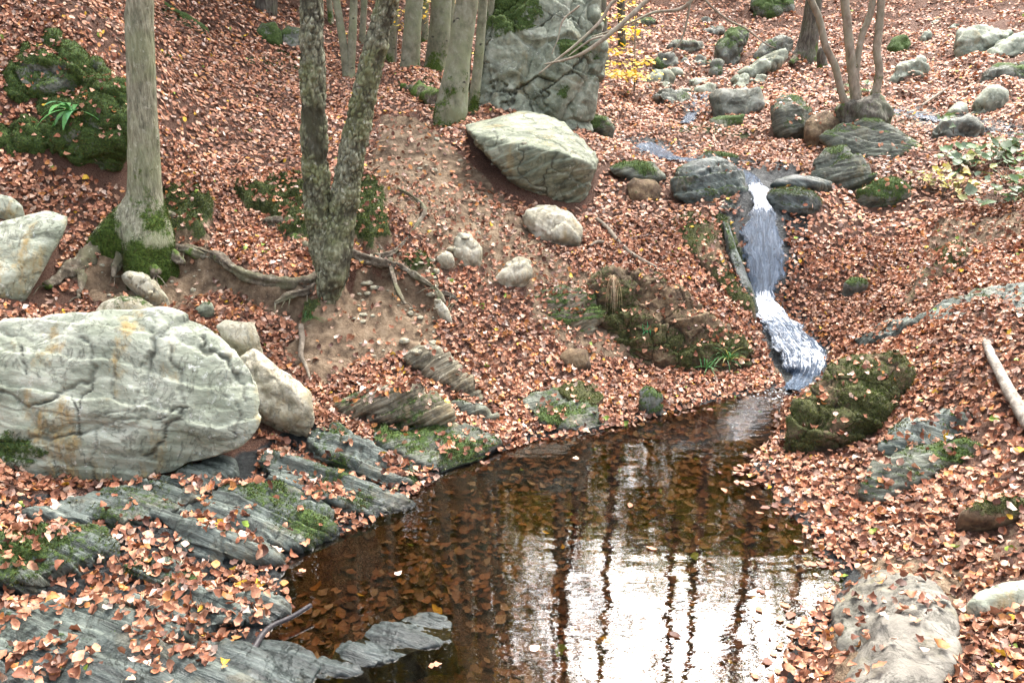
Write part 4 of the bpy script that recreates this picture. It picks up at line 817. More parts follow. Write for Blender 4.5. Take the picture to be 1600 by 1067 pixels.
make_tree('beech_tree', 'slight grey stem peeping out right of the leaning corky trunk', [(611,92,16),(614,50,14),(617,0,13)], 12, 'beech', base=(610,92), crown=CR, seed=16)
make_tree('beech_tree', 'yellowish mossy far stem between the two spotted beech trunks', [(664,70,12),(664,40,11),(665,0,11)], 12, 'beech', base=(664,70), moss_amt=.6, moss_h=3, crown=CR, seed=17)
make_tree('beech_tree', 'thin far stem by the upper edge of the left corky trunk', [(517,40,10),(516,20,9),(514,0,9)], 12, 'beech', base=(517,40), crown=CR, seed=18)
make_tree('tree', 'broad olive trunk rising behind the top corner of the cliff rock', [(912,45,34),(911,20,31),(910,0,30)], 16, 'beech', base=(915,100), seg=24, moss_amt=.5, moss_h=2, crown=dict(n_limb=10, leaves=700, lsize=.1, pal=OLIVE, spread=1.3), seed=19)
make_tree('tree', 'dark olive trunk right of the broad one behind the cliff rock', [(940,90,22),(939,40,20),(938,0,19)], 16, 'darkbark', base=(940,110), moss_amt=.4, moss_h=2, crown=dict(n_limb=10, leaves=700, lsize=.1, pal=OLIVE, spread=1.3), seed=20)
make_tree('tree', 'brown trunk overlapped by the crest of the cliff rock', [(876,60,18),(876,20,17),(876,0,16)], 15, 'beech', base=(878,110), crown=dict(n_limb=10, leaves=600, lsize=.1, pal=OLIVE, spread=1.2), seed=21)
make_tree('tree', 'dim narrow trunk behind the yellow sapling', [(972,70,13),(971,30,12),(970,0,12)], 15, 'darkbark', base=(972,75), crown=dict(n_limb=10, leaves=600, lsize=.1, pal=OLIVE, spread=1.3), seed=22)
make_tree('tree', 'dark trunk with a wide flared foot behind the multi stemmed tree', [(1256,92,44),(1260,78,34),(1266,45,28),(1272,0,25)], 17, 'darkbark', base=(1256,92), seg=28, lobes=.2, moss_h=.4, moss_amt=.6, crown=dict(n_limb=12, leaves=900, lsize=.12, pal=OLIVE, spread=1.5), seed=23,
    roots=[(.08, [(1252,85,16),(1243,90,12),(1236,95,6)], .4)])
make_tree('tree', 'short broken mossy stub beside the flared dark trunk', [(1285,108,17),(1284,95,15),(1283,82,13),(1283,76,9)], 3.3, 'darkbark', base=(1285,108), moss_amt=.4, seed=24)
mst, _ = make_tree('multi_stemmed_tree', 'tree of four bent pale stems sprouting from one mossy stump',
    [(1336,178,26),(1338,160,17),(1333,120,15),(1327,70,14),(1323,30,13),(1320,0,13)], 9, 'hazel', base=(1345,186), Y=11.2, seg=14, step=.05, moss_h=.35, moss_amt=.8, crown=dict(n_limb=7, leaves=350, lsize=.08, pal=YELLOW, spread=.9), seed=25,
    extra=[[(1325,172,16),(1316,150,11),(1305,105,11),(1290,72,11),(1280,30,10),(1267,0,10)], [(1358,175,20),(1369,140,13),(1374,110,12),(1370,80,12),(1374,40,12),(1377,0,12)], [(1336,170,14),(1338,110,10),(1346,60,10),(1358,28,10),(1364,0,10)]])
rs_, V_, F_ = None, *ico(5)
def lump(name, parent, px, py, Y, w, h, d, mat, moss, seed=0, lvl=5):
    V, F = ico(lvl); c = P3(px, py, Y); V = V*np.array((w, d, h)); nr = vnormals(V, F); V = V+nr*(.5*min(w, h)*fbm(V+seed, 5, 1.6/min(w, h)*.5))[:, None]+c
    mb = MB(); mb.add(V, np.c_[F, F[:, 2]], 0, moss=np.clip(moss+.5*fbm(V, 3, 4), 0, 1), crack=np.zeros(len(V))); return mb.build(name, [mat], parent)
lump('stump', mst, 1350, 182, 11.2, .36, .26, .34, BM['darkbark'], .3, 3)
def twigs(paths, parent, mat, name='branch'):
    for pp in paths:
        P = [P3(x, y, Y) for x, y, w, Y in pp]; R = [w*.5*Y/FPX for x, y, w, Y in pp]
        V, F = tube(P, R, 8, .05, lambda V: .003*fbm(V, 3, 9)); mb = MB(); mb.add(V, F, 0, moss=np.clip(-.1+.4*fbm(V, 2, 3), 0, 1)); mb.build(name, [BM[mat]], parent)
twigs([[(1270,-6,9,11.2),(1200,-70,9,10.9),(1100,-75,8.5,10.6),(1040,-28,8,10.4),(1012,0,7.5,10.3),(962,46,7,10.1),(920,78,6,10),(890,92,4,9.9),(850,101,2,9.8)],
       [(1000,-10,5,10.3),(960,2,5,10.2),(936,36,4.5,10.1),(900,70,4,10),(872,92,3,9.9),(842,116,2,9.8)], [(945,57,4,10.1),(925,62,3,10.05),(905,75,2.5,10),(888,88,1.5,9.9)],
       [(1110,-72,6,10.6),(1095,-20,6,10.6),(1078,4,5,10.6),(1058,16,5,10.55),(1022,20,4,10.5),(990,34,3,10.4),(950,50,2.5,10.3),(925,58,1.5,10.2)],
       [(1082,-25,4,10.6),(1078,5,3.5,10.6),(1072,40,3,10.6),(1062,68,2.5,10.6),(1048,84,1.5,10.6)], [(1095,-30,4,10.7),(1102,0,3,10.7),(1135,30,3,10.7),(1165,45,2.5,10.7),(1195,68,2,10.7),(1212,76,1.2,10.7)],
       [(905,10,3,10.1),(880,32,2.5,10),(872,60,2,9.9),(862,85,1.5,9.85)]], mst, 'hazel')
# ---- trees along the ridge, above the frame but mirrored in the pool
ridge = [(-2,22,.25),(-5,19,.25),(-1.5,27,.3),(-3.5,24,.25),(-7,14.5,.28),(-4.5,16.5,.22),(3,40,.30),(8,38,.34),(12,36,.3),(16,33,.28),(20,34,.3),(6,47,.35),(13,48,.3),(-3,38,.3),(-9,30,.32),(-13,22,.33),(-11,15,.3),(-6,24,.28),(-16,14,.3),(-14,9,.3),(-8,20,.3),(18,25,.28),(-4,30,.3),(-10,11,.28)]
def place_ridge(lst, leaves, lsize, t0, Hr, spread, pal, nl, s0):
    for k, (x, y, r) in enumerate(lst):
        rng = np.random.default_rng(s0+k); z = float(height(x, y, False)[0]); H = rng.uniform(*Hr)
        P = [np.array((x, y, z-.3))]
        for s in range(8): P.append(P[-1]+np.array((rng.normal()*.12, rng.normal()*.12, H/8)))
        R = np.linspace(r, r*.3, 9); root = empty('ridge_tree', (x, y, z)); tag(root, 'tall autumn tree on the crest beyond the slope mirrored in the pool', 'tree', 'trees on the crest beyond the slope', 'thing')
        mb = MB(); V, F = tube(P, R, 12, .4); mb.add(V, F, 0, moss=np.zeros(len(V))); mb.build('trunk', [BM['darkbark']], root, P[0])
        cm, tint = crown_mesh(rng, *resample(P, R, .3), t0=t0, n_limb=nl, leaves=leaves, lsize=lsize, pal=pal, spread=spread); cm.build('crown', [BM['darkbark'], GREENM], root, P[-1], colors={'tint': tint})
# dense bushy wood on the left crest, low olive wood straight ahead, tall bare trunks between
place_ridge([(-2.2,22,.25),(-5,19,.25),(-1.6,27,.3),(-3.5,24,.25),(-7,14.5,.28),(-4.8,16.5,.22),(-9,30,.32),(-13,22,.33),(-11,15,.3),(-6.5,24,.28),(-8,19,.3),(-9.5,11,.28),(-3,33,.3)], 4200, .25, .15, (13, 17), 1.9, OLIVE, 20, 100)
place_ridge([(4.5,47,.3),(8.5,44,.3),(12,48,.3),(15.5,44,.28),(19,47,.3),(22,43,.28),(1.5,48,.3),(26,46,.3)], 5200, .36, .06, (10, 11.2), 2.7, LIME, 22, 200)
place_ridge([(5.6,38,.34),(10.5,42,.36),(13.5,40,.34),(3,42,.3),(8.2,30,.26)], 350, .2, .6, (24, 27), 1.6, OLIVE, 9, 300)
# ------------------------------------------------------------------ leaf litter
PAL = np.array([(.33, .15, .083), (.40, .205, .125), (.25, .10, .055), (.15, .06, .035), (.45, .27, .18), (.52, .38, .29), (.085, .038, .025), (.42, .19, .06), (.33, .22, .175), (.35, .175, .11), (.60, .48, .41)])
PW = np.array([.17, .16, .14, .11, .11, .06, .09, .05, .04, .07, .03]); PW /= PW.sum()
def tints(rng, n, dark=1.0):
    c = PAL[rng.choice(len(PAL), n, p=PW)]*rng.uniform(.72, 1.25, (n, 1))*np.array((1.10, 1.06, 1.02))*dark
    m = rng.random(n); c[m < .006] = (.62, .40, .04); c[(m > .006) & (m < .009)] = (.22, .32, .05); return c
def leaf_stuff():
    rng = np.random.default_rng(21)
    # surface the leaves fall on: near ground and every solid
    near = (np.abs(GV[:, 0]) < 9) & (GV[:, 1] > 1.9) & (GV[:, 1] < 13.5)
    fk = near[GF].all(1); gf = GF[fk]
    Vs, Fs, own = [GV], [np.vstack([gf[:, [0, 1, 2]], gf[:, [0, 2, 3]]])], [np.full(len(gf)*2, -1)]
    n0 = len(GV)
    for k, (V, F, leaf, ms, nm) in enumerate(SOLIDS):
        Vs.append(V); Fs.append(F+n0); own.append(np.full(len(F), k)); n0 += len(V)
    V = np.vstack(Vs); F = np.vstack(Fs); own = np.concatenate(own)
    bvh = BVHTree.FromPolygons(V.tolist(), F.tolist()); down = Vector((0, 0, -1))
    def cast(x, y, zt):
        h = bvh.ray_cast(Vector((x, y, zt)), down); return h
    leafv = np.array([s[2] for s in SOLIDS]+[1.0])
    def scatter(n, ylo, yhi, lod, smin, smax, pile, curl):
        y = ylo+(yhi-ylo)*rng.random(n)**1.0; half = .80*y+.9; x = (rng.random(n)*2-1)*half
        keepw = rng.random(n) < half/ (.80*yhi+.9); x, y = x[keepw], y[keepw]
        zt = base_z(x, y)+np.where(rng.random(len(x)) < .3, .22, 3.2); pts, nor, ow = [], [], []
        for a, b, c in zip(x, y, zt):
            h = cast(a, b, c)
            if h[0] is None: continue
            pts.append(h[0][:]); nor.append(h[1][:]); ow.append(own[h[2]])
        pts = np.array(pts); nor = np.array(nor); ow = np.array(ow)
        nor[nor[:, 2] < 0] *= -1
        dz = leaf_density(pts); dd = pool_d(pts[:, 0], pts[:, 1])
        lf = leafv[ow]; q = ss(-.25, .35, fbm(pts, 3, 2.2))
        patch = patch_zone(pts)
        dens = np.where(ow < 0, dz, np.maximum(lf*(.4+1.2*q), 0)); dens = np.maximum(dens, patch*np.where(ow >= 0, 1, 1)*(nor[:, 2] > .35))
        dens = np.where((ow < 0) & (dd > .0) & (dd < .05), dens*.6, dens)
        dens = dens*ss(.25, .6, nor[:, 2]); dens = np.where(dd < -.02, 0, dens)
        dens = np.where(ow < 0, dens*(.62+.5*ss(-.35, .1, fbm(pts, 4, 1.6))), dens)
        k = rng.random(len(pts)) < dens
        pts, nor = pts[k], nor[k]; m = len(pts)
        sz = rng.uniform(smin, smax, m)*.80
        C = pts+nor*(rng.random(m)**1.3*pile+.004)[:, None]; N = nor+rng.normal(size=(m, 3))*.33
        return leaf_cloud(C, N, sz, tints(rng, m)*(.8+.35*ss(-.4, .4, fbm(pts, 3, 1.1)))[:, None], rng, lod, curl)
    parts = [scatter(47000, 2.0, 5.2, 0, .036, .086, .034, 1.15), scatter(112000, 5.2, 8.5, 0, .036, .082, .036, 1.15), scatter(85000, 8.5, 13.3, 1, .05, .09, .035, 1.0)]
    # far slopes: simple leaves straight on the ground
    n = 150000; y = 13.3+(36-13.3)*rng.random(n)**1.35; half = .75*y+1; x = (rng.random(n)*2-1)*half; k = rng.random(n) < half/(.75*36+1)*1.6; x, y = x[k], y[k]
    z = height(x, y); pts = np.c_[x, y, z]; k = rng.random(len(x)) < leaf_density(pts); pts = pts[k]; m = len(pts)
    e = .2; hx = (height(pts[:, 0]+e, pts[:, 1], False)-height(pts[:, 0]-e, pts[:, 1], False))/(2*e); hy = (height(pts[:, 0], pts[:, 1]+e, False)-height(pts[:, 0], pts[:, 1]-e, False))/(2*e)
    nor = np.c_[-hx, -hy, np.ones(m)]; nor /= np.linalg.norm(nor, axis=1)[:, None]
    parts.append(leaf_cloud(pts+nor*(.01+.03*rng.random((m, 1))), nor+rng.normal(size=(m, 3))*.4, rng.uniform(.8, 1.3, m)*(.062+.0022*np.maximum(pts[:, 1]-12, 0)), tints(rng, m)*(1.0+.3*ss(-.4, .4, fbm(pts, 3, .6)))[:, None], rng, 1, 1.0))
    off = 0; VV, FF, TT = [], [], []
    for v, f, c in parts: VV.append(v); FF.append(f+off); TT.append(c); off += len(v)
    me = mesh_np('leaf_litter', np.vstack(VV), np.vstack(FF), colors={'tint': np.vstack(TT)}, mats=[LEAFM])
    o = mkobj('leaf_litter', me); tag(o, kind='stuff'); print('leaf verts', off)
    return bvh
PATCH = [[(0,1000),(140,1005),(160,1060),(0,1067)], [(330,930),(440,930),(470,985),(380,1000)], [(200,1010),(330,1000),(350,1040),(230,1050)],
 [(60,905),(200,850),(262,875),(400,905),(425,938),(330,960),(200,955),(40,965)], [(180,945),(330,940),(335,985),(250,1012),(190,992)], [(150,832),(262,822),(300,858),(200,880)],
 [(270,742),(365,735),(405,752),(300,780)], [(365,690),(480,690),(470,712),(400,718)], [(445,735),(530,755),(565,790),(500,790)], [(285,800),(395,800),(400,850),(345,842)], [(0,815),(110,800),(115,830),(60,880),(0,900)],
 [(560,700),(640,715),(650,745),(600,740)], [(345,945),(390,945),(390,972),(350,975)], [(0,930),(60,925),(40,975),(0,985)], [(690,700),(725,700),(722,722),(690,722)], [(380,840),(430,850),(420,862),(390,858)], [(520,605),(580,590),(660,580),(690,605),(640,625),(560,620)]]
def patch_zone(pts):
    px, py, _ = project(pts); j = 18*fbm(pts, 3, 6.0); v = np.zeros(len(px))
    for poly in PATCH: v = np.maximum(v, 1-ss(-10, 6, pip(poly, px+j, py+j)))
    return v*.8
BVH = leaf_stuff()
def sunken():
    rng = np.random.default_rng(31); n = 9000; lo, hi = POOL.min(0), POOL.max(0); x = rng.uniform(lo[0], hi[0], n); y = rng.uniform(lo[1], hi[1], n); d = pool_d(x, y)
    z = height(x, y); pts = np.c_[x, y, z]; px, py, _ = project(pts); j = 25*fbm(pts, 3, 2.0)
    bare = np.minimum(pip([(640,700),(760,700),(720,760),(600,860),(520,930),(440,960),(380,900),(500,830)], px+j, py+j), pip([(500,1030),(720,950),(760,1000),(700,1090),(480,1100)], px+j, py+j))
    k = (d < -.06) & (rng.random(n) < ss(-25, 25, bare)*.9+.03); pts = pts[k]; m = len(pts)
    V, F, T = leaf_cloud(pts+np.c_[np.zeros(m), np.zeros(m), rng.random(m)*.03], np.array((0, 0, 1))+rng.normal(size=(m, 3))*.25, rng.uniform(.05, .085, m), tints(rng, m, .5)*np.array((1.0, .95, .95)), rng, 0, .5)
    o = mkobj('sunken_leaves', mesh_np('sunken_leaves', V, F, colors={'tint': T}, mats=[LEAFM])); tag(o, kind='stuff')
    # afloat along the shore
    n = 9000; x = rng.uniform(lo[0], hi[0], n); y = rng.uniform(lo[1], hi[1], n); d = pool_d(x, y); k = (d < -.01) & (d > -.32) & (x > .95) & (y < 5.4) & (rng.random(n) < .9*np.exp(d/.07)) | (d < -.05) & (rng.random(n) < .003); x, y = x[k], y[k]; m = len(x)
    V, F, T = leaf_cloud(np.c_[x, y, np.full(m, .006)], np.array((0, 0, 1))+rng.normal(size=(m, 3))*.06, rng.uniform(.04, .07, m), tints(rng, m), rng, 0, .25)
    o = mkobj('floating_leaves', mesh_np('floating_leaves', V, F, colors={'tint': T}, mats=[LEAFM])); tag(o, kind='stuff')
sunken()
# ------------------------------------------------------------------ moss tufts
def moss_tufts():
    rng = np.random.default_rng(41); C, N = [], []
    def take(V, F, ms, dens, thr):
        tri = V[F]; a = np.linalg.norm(np.cross(tri[:, 1]-tri[:, 0], tri[:, 2]-tri[:, 0]), axis=1)/2; m = ms[F].mean(1)
        nr = np.cross(tri[:, 1]-tri[:, 0], tri[:, 2]-tri[:, 0]); nr /= np.linalg.norm(nr, axis=1)[:, None]+1e-12
        ctr = tri.mean(1); m = m+.45*fbm(ctr, 3, 9.0); w = a*np.clip((m-thr)*3, 0, 1)*dens; k = rng.poisson(np.minimum(w, 400)); idx = np.repeat(np.arange(len(F)), k)
        u = rng.random((len(idx), 2)); f = u.sum(1) > 1; u[f] = 1-u[f]; t = tri[idx]; C.append(t[:, 0]+(t[:, 1]-t[:, 0])*u[:, :1]+(t[:, 2]-t[:, 0])*u[:, 1:]); N.append(nr[idx])
    for V, F, leaf, ms, nm in SOLIDS:
        dist = V[:, 1].mean()
        if dist > 12.5: continue
        c2 = np.clip(1.0-(dist-3)/14, .3, 1)
        take(V, F, ms, 16000*c2*c2, .42)
    for V, F, ms in TUFTS: take(V, F, ms, 12000, .42)
    g = (GMOSS > .2) & (GV[:, 1] < 12) & (pool_d(GV[:, 0], GV[:, 1]) > 0); fk = g[GF].any(1); gf = GF[fk]; take(GV, np.vstack([gf[:, [0, 1, 2]], gf[:, [0, 2, 3]]]), GMOSS*.9, 7000, .4)
    C = np.vstack(C); N = np.vstack(N); px, py, fw = project(C); k = (px > -150) & (px < 1750) & (py > -150) & (py < 1250); C, N = C[k], N[k]; n = len(C); print('moss blades', n)
    hgt = rng.uniform(.008, .022, n)*(1+.06*np.maximum(C[:, 1]-6, 0)); d = N+rng.normal(size=(n, 3))*.55+np.array((0, 0, .3)); d /= np.linalg.norm(d, axis=1)[:, None]
    s = np.cross(d, rng.normal(size=(n, 3))); s /= np.linalg.norm(s, axis=1)[:, None]; w = hgt*.22
    V = np.stack([C-s*w[:, None], C+s*w[:, None], C+d*hgt[:, None]], 1).reshape(-1, 3); F = np.arange(n*3).reshape(-1, 3)
    base = np.array([(.022, .045, .008), (.045, .085, .012), (.08, .12, .02), (.10, .10, .025), (.03, .06, .01)])
    hue = ss(-.3, .3, fbm(C, 3, 1.2)); c = base[rng.integers(0, 5, n)]*rng.uniform(.6, 1.5, (n, 1)); c = c*(1-.45*hue[:, None])+np.array((.085, .075, .025))*.45*hue[:, None]
    o = mkobj('moss', mesh_np('moss', V, Ft=F, colors={'tint': np.repeat(c, 3, 0)}, mats=[GREENM], smooth=False)); tag(o, kind='stuff')
moss_tufts()
# ------------------------------------------------------------------ water
def water_mat():
    t = NT('pool_water'); p = t.pos()
    w1 = t.noise(2.2, 2, .5, vec=t.map(scale=(.55, 1.5, 1))); w2 = t.noise(9, 3, .55, vec=t.map(scale=(.5, 1.6, 1), rot=(0, 0, .15)))
    w3 = t.noise(34, 2, .5, vec=t.map(scale=(.6, 1.5, 1)))
    rf = t.attr('riffle')
    h = t.math('ADD', t.math('MULTIPLY', w1, .45), t.math('ADD', t.math('MULTIPLY', w2, .11), t.math('MULTIPLY', w3, .012)))
    h = t.math('ADD', h, t.math('MULTIPLY', rf, t.math('MULTIPLY', w2, 3.0)))
    nrm = t.bump(h, .13, .06)
    fr = t.n('ShaderNodeFresnel', {'IOR': 2.0, 'Normal': nrm}).outputs[0]
    tr = t.n('ShaderNodeBsdfTransparent', {'Color': (.74, .63, .46, 1)}); gl = t.n('ShaderNodeBsdfGlossy', {'Color': (1, 1, 1, 1), 'Roughness': .0, 'Normal': nrm})
    mx = t.n('ShaderNodeMixShader'); t.link(fr, mx.inputs[0]); t.link(tr.outputs[0], mx.inputs[1]); t.link(gl.outputs[0], mx.inputs[2])
    fm = t.math('MULTIPLY', t.rng(t.noise(30, 6, .75, dist=.6), .56, .64), t.rng(rf, .25, .95)); df = t.n('ShaderNodeBsdfDiffuse', {'Color': (.75, .78, .8, 1)}); m2 = t.n('ShaderNodeMixShader', {0: fm})
    t.link(mx.outputs[0], m2.inputs[1]); t.link(df.outputs[0], m2.inputs[2]); t.link(m2.outputs[0], t.out.inputs[0]); return t.m
def fall_mat():
    t = NT('falling_water'); f = t.attr('foam'); u = t.n('ShaderNodeAttribute', attribute_name='flow').outputs['Vector']
    st = t.noise(1.0, 6, .7, vec=t.map(u, scale=(26, 3.2, 1)), dist=.4); st2 = t.noise(1.0, 5, .75, vec=t.map(u, scale=(9, 5, 1)), dist=1.0)
    mask = t.rng(t.math('ADD', t.math('ADD', f, t.math('MULTIPLY', t.math('SUBTRACT', t.noise(22, 5, .75), .5), .9)), t.math('ADD', t.math('MULTIPLY', t.math('SUBTRACT', st, .5), 1.1), t.math('MULTIPLY', t.math('SUBTRACT', st2, .5), .9))), .50, .82)
    col = t.mix(mask, t.mix(t.rng(t.noise(26, 5, .75), .57, .68), t.ramp(st2, [(.3, (.016, .026, .042)), (.5, (.05, .078, .118)), (.7, (.15, .205, .28))]), (.010, .012, .014)), (.80, .85, .92)); nrm = t.bump(t.math('ADD', st, st2), .9, .03)  # blue of the reflected sky is put into the water's base colour
    bs = t.bsdf(col, t.n('ShaderNodeSeparateColor', {'Color': t.mix(mask, (.2,)*3, (.6,)*3)}).outputs[0], nrm, spec=.35)
    al = t.rng(t.math('ADD', t.attr('edge'), t.math('MULTIPLY', t.math('SUBTRACT', t.noise(17, 5, .7), .5), 1.3)), .98, .70)
    mx = t.n('ShaderNodeMixShader', {0: al}); tp = t.n('ShaderNodeBsdfTransparent'); t.link(tp.outputs[0], mx.inputs[1]); t.link(bs.outputs[0], mx.inputs[2]); t.link(mx.outputs[0], t.out.inputs[0]); return t.m
def build_water():
    lo, hi = POOL.min(0)-.4, POOL.max(0)+.4; xs = np.arange(lo[0], hi[0], .03); ys = np.arange(lo[1], hi[1], .03); X, Y = np.meshgrid(xs, ys); x, y = X.ravel(), Y.ravel(); d = pool_d(x, y)
    i = np.arange(len(x)).reshape(X.shape); F = np.stack([i[:-1, :-1], i[:-1, 1:], i[1:, 1:], i[1:, :-1]], -1).reshape(-1, 4); F = F[(d[F] < .16).all(1)]
    used = np.unique(F); mp = -np.ones(len(x), int); mp[used] = np.arange(len(used)); F = mp[F]; x, y = x[used], y[used]
    e = at0(1245, 612); rf = np.exp(-((x-e[0])**2+(y-e[1])**2)/.6**2)
    o = mkobj('pool_water', mesh_np('pool_water', np.c_[x, y, np.zeros(len(x))], F, attrs={'riffle': rf}, mats=[water_mat()])); tag(o, kind='structure')
build_water()
FALLM = fall_mat()
def ribbon(name, pts, lift, n=14, bow=.03, jag=.10, kind='structure', step=.02):
    P = np.array([at(x, y) for x, y, w, f in pts]); R = np.array([w*.58*q[1]/FPX for (x, y, w, f), q in zip(pts, P)]); Fo = np.array([f for *_, f in pts])
    Pc, Rc = resample(P, R, step); _, Fc = resample(P, Fo, step); m = len(Pc); s = np.r_[0, np.cumsum(np.linalg.norm(np.diff(Pc, axis=0), axis=1))]
    T = np.gradient(Pc, axis=0); S = np.c_[-T[:, 1], T[:, 0], np.zeros(m)]; bad = np.linalg.norm(S, axis=1) < 1e-6; S[bad] = (1, 0, 0); S /= np.linalg.norm(S, axis=1)[:, None]
    S = np.where((S[:, :1] < 0), -S, S); S = S*.5+np.array((1, 0, 0))*.5; S /= np.linalg.norm(S, axis=1)[:, None]
    u = np.linspace(-1, 1, n); V = Pc[:, None]+S[:, None]*(Rc[:, None]*u[None])[:, :, None]; V = V.reshape(-1, 3)
    edge = np.tile(np.abs(u), m); V[:, 0] += jag*fbm(V, 2, 6)*edge
    z = height(V[:, 0], V[:, 1]); zc = np.repeat(Pc[:, 2], n); V[:, 2] = np.maximum(zc, z-.03)+lift-.05*edge**3+.012*fbm(V*np.array((2.5, 1, 1)), 3, 6)+bow*(1-edge**2)
    i = np.arange(m*n).reshape(m, n); F = np.stack([i[:-1, :-1], i[:-1, 1:], i[1:, 1:], i[1:, :-1]], -1).reshape(-1, 4)
    fo = np.repeat(Fc, n)-.12*edge**2
    uv = np.c_[np.tile(u, m)*np.repeat(Rc, n)/.3, np.repeat(s, n), np.zeros(m*n)]
    me = mesh_np(name, V, F, attrs={'foam': fo, 'edge': edge}, mats=[FALLM]); a = me.attributes.new('flow', 'FLOAT_VECTOR', 'POINT'); a.data.foreach_set('vector', uv.astype(np.float32).ravel())
    o = mkobj(name, me); tag(o, kind=kind); return o
ribbon('waterfall', [(1180,286,22,.1),(1184,299,24,.8),(1188,318,28,.95),(1191,338,42,.5),(1192,362,58,.16),(1192,400,66,.04),(1194,435,54,.08),(1193,458,42,.4),(1192,476,34,.9)], .03, bow=.03)
ribbon('rapids', [(1192,470,40,.85),(1208,492,54,.72),(1228,515,66,.5),(1246,540,74,.6),(1260,562,72,.66),(1262,582,66,.55),(1252,600,56,.35),(1240,616,46,.1)], .025, bow=.02)
ribbon('stream', [(1010,226,34,.35),(1022,236,44,.45),(1045,247,36,.1),(1085,252,26,.0),(1130,262,30,.0),(1165,275,36,.0),(1180,290,28,.1)], .03, bow=.0)
ribbon('stream', [(1090,150,22,.55),(1092,160,34,.45),(1086,172,20,.3),(1070,195,14,.2)], .03, bow=.0)
ribbon('stream', [(1395,172,14,.4),(1425,180,26,.4),(1470,188,26,.45),(1520,195,24,.5),(1580,202,14,.4)], .03, bow=.0)
# ------------------------------------------------------------------ wood lying about
def wood_mat(name, stops, rough, spec=.4):
    t = NT(name); a = t.noise(20, 6, .7); t.bsdf(t.ramp(a, stops), rough, t.bump(t.math('ADD', a, t.noise(70, 4)), .5, .01), spec=spec); return t.m
def stick(name, label, pts, mat, cat, lift=0.0, seg=12, onground=True, amp=.004, knots=()):
    P = [(at(x, y, lift) if Y is None else P3(x, y, Y)) for x, y, w, Y in pts]; R = [w*.5*q[1]/FPX for (x, y, w, Y), q in zip(pts, P)]
    V, F = tube(P, R, seg, .02, lambda V: amp*fbm(V, 4, 9)); mb = MB(); mb.add(V, F, 0)
    o = mb.build(name, [mat], None); tag(o, label, cat, None, 'thing'); return o
WET = wood_mat('wet_black_wood', [(.3, (.008, .007, .008)), (.55, (.03, .026, .028)), (.75, (.06, .052, .05))], .4, .25)
DRY = wood_mat('dry_twig', [(.3, (.06, .045, .03)), (.55, (.16, .13, .095)), (.75, (.3, .26, .2))], .85)
PALEW = wood_mat('barked_pole', [(.3, (.07, .055, .042)), (.5, (.20, .175, .145)), (.7, (.36, .33, .28))], .85)
zw = lambda x, y, z: (x, y)
def PZ(px, py, z):
    r = ray(px, py); return float((z-CAM[2])/r[2])
stick('wet_stick', 'black wet crooked stick lying in the shallows at the slate edge', [(390,1024,12,PZ(390,1024,.035)),(398,1010,13,PZ(398,1010,.05)),(410,990,12,PZ(410,990,.055)),(425,977,11,PZ(425,977,.05)),(452,965,10,PZ(452,965,.05)),(470,955,10,PZ(470,955,.055)),(486,945,9,PZ(486,945,.06))], WET, 'stick')
stick('wooden_pole', 'pale debarked wooden pole lying on the leafy right bank', [(1541,536,12,None),(1556,570,15,None),(1578,612,19,None),(1600,650,22,None),(1640,715,27,None)], PALEW, 'pole', lift=.06, seg=28, amp=.012)
stick('fallen_branch', 'long thin fallen branch on the leaves above the mossy ledge', [(932,342,6,None),(950,358,8,None),(972,385,8,None),(1000,405,7,None),(1038,424,4,None)], DRY, 'branch', lift=.05)
stick('fallen_branch', 'short dark crooked branch beside the long thin fallen one', [(922,384,4,None),(935,378,6,None),(955,384,5,None),(982,402,3,None)], DRY, 'branch', lift=.04)
stick('broken_root', 'broken grey root hanging down the bank beside the huge boulder', [(470,508,9,None),(472,530,10,None),(470,555,9,None),(478,572,7,None),(484,590,4,None)], DRY, 'root', lift=.04)
stick('fallen_branch', 'straight twig lying across the upper leaf slope by the grey trunk', [(182,60,3,None),(195,70,4,None),(205,80,3,None)], DRY, 'branch', lift=.04)
stick('fallen_branch', 'thin pole leaning on the far bank beside the leafy stream', [(1440,165,3,None),(1462,150,4,None),(1480,138,3,None)], DRY, 'branch', lift=.06)
# ------------------------------------------------------------------ plants
def blades(rng, base, n, L, w, spreadv, droop, tint, seg=6):
    V, F, T = [], [], []; off = 0
    for k in range(n):
        az = rng.uniform(0, 2*math.pi); el = rng.uniform(*spreadv); d = np.array((math.cos(az)*math.cos(el), math.sin(az)*math.cos(el), math.sin(el))); s = np.cross(d, (0, 0, 1)); s /= np.linalg.norm(s)+1e-9
        q = base+rng.normal(size=3)*np.array((.02, .02, .0)); l = L*rng.uniform(.65, 1.1); c = tint[rng.integers(0, len(tint))]*rng.uniform(.75, 1.2)
        for i in range(seg+1):
            t = i/seg; ww = w*math.sin(math.pi*min(.97, .12+.85*t)); V += [q-s*ww, q+s*ww-np.array((0, 0, -.15*ww)), ] ; T += [c, c]
            d = d+np.array((0, 0, -droop/seg)); d /= np.linalg.norm(d); q = q+d*l/seg
        for i in range(seg): F.append((off+2*i, off+2*i+1, off+2*i+3, off+2*i+2))
        off += 2*(seg+1)
    return np.array(V), np.array(F), np.array(T)
def plant(name, label, cat, base, comps):
    root = empty(name, tuple(base)); tag(root, label, cat, None, 'thing')
    for nm, (V, F, T), mat in comps:
        o = mkobj(nm, mesh_np(nm, V, F, colors={'tint': T}, mats=[mat]), base, root); o.location = (0, 0, 0)
    return root
def on(px, py):                                # highest surface under the pixel's sight line
    r = Vector(ray(px, py)).normalized(); h = BVH.ray_cast(Vector(CAM), r)
    return np.array(h[0]) if h[0] is not None else at(px, py)
rg = np.random.default_rng(61)
GR = np.array([(.05, .16, .03), (.08, .22, .05), (.10, .28, .10), (.04, .12, .03)])
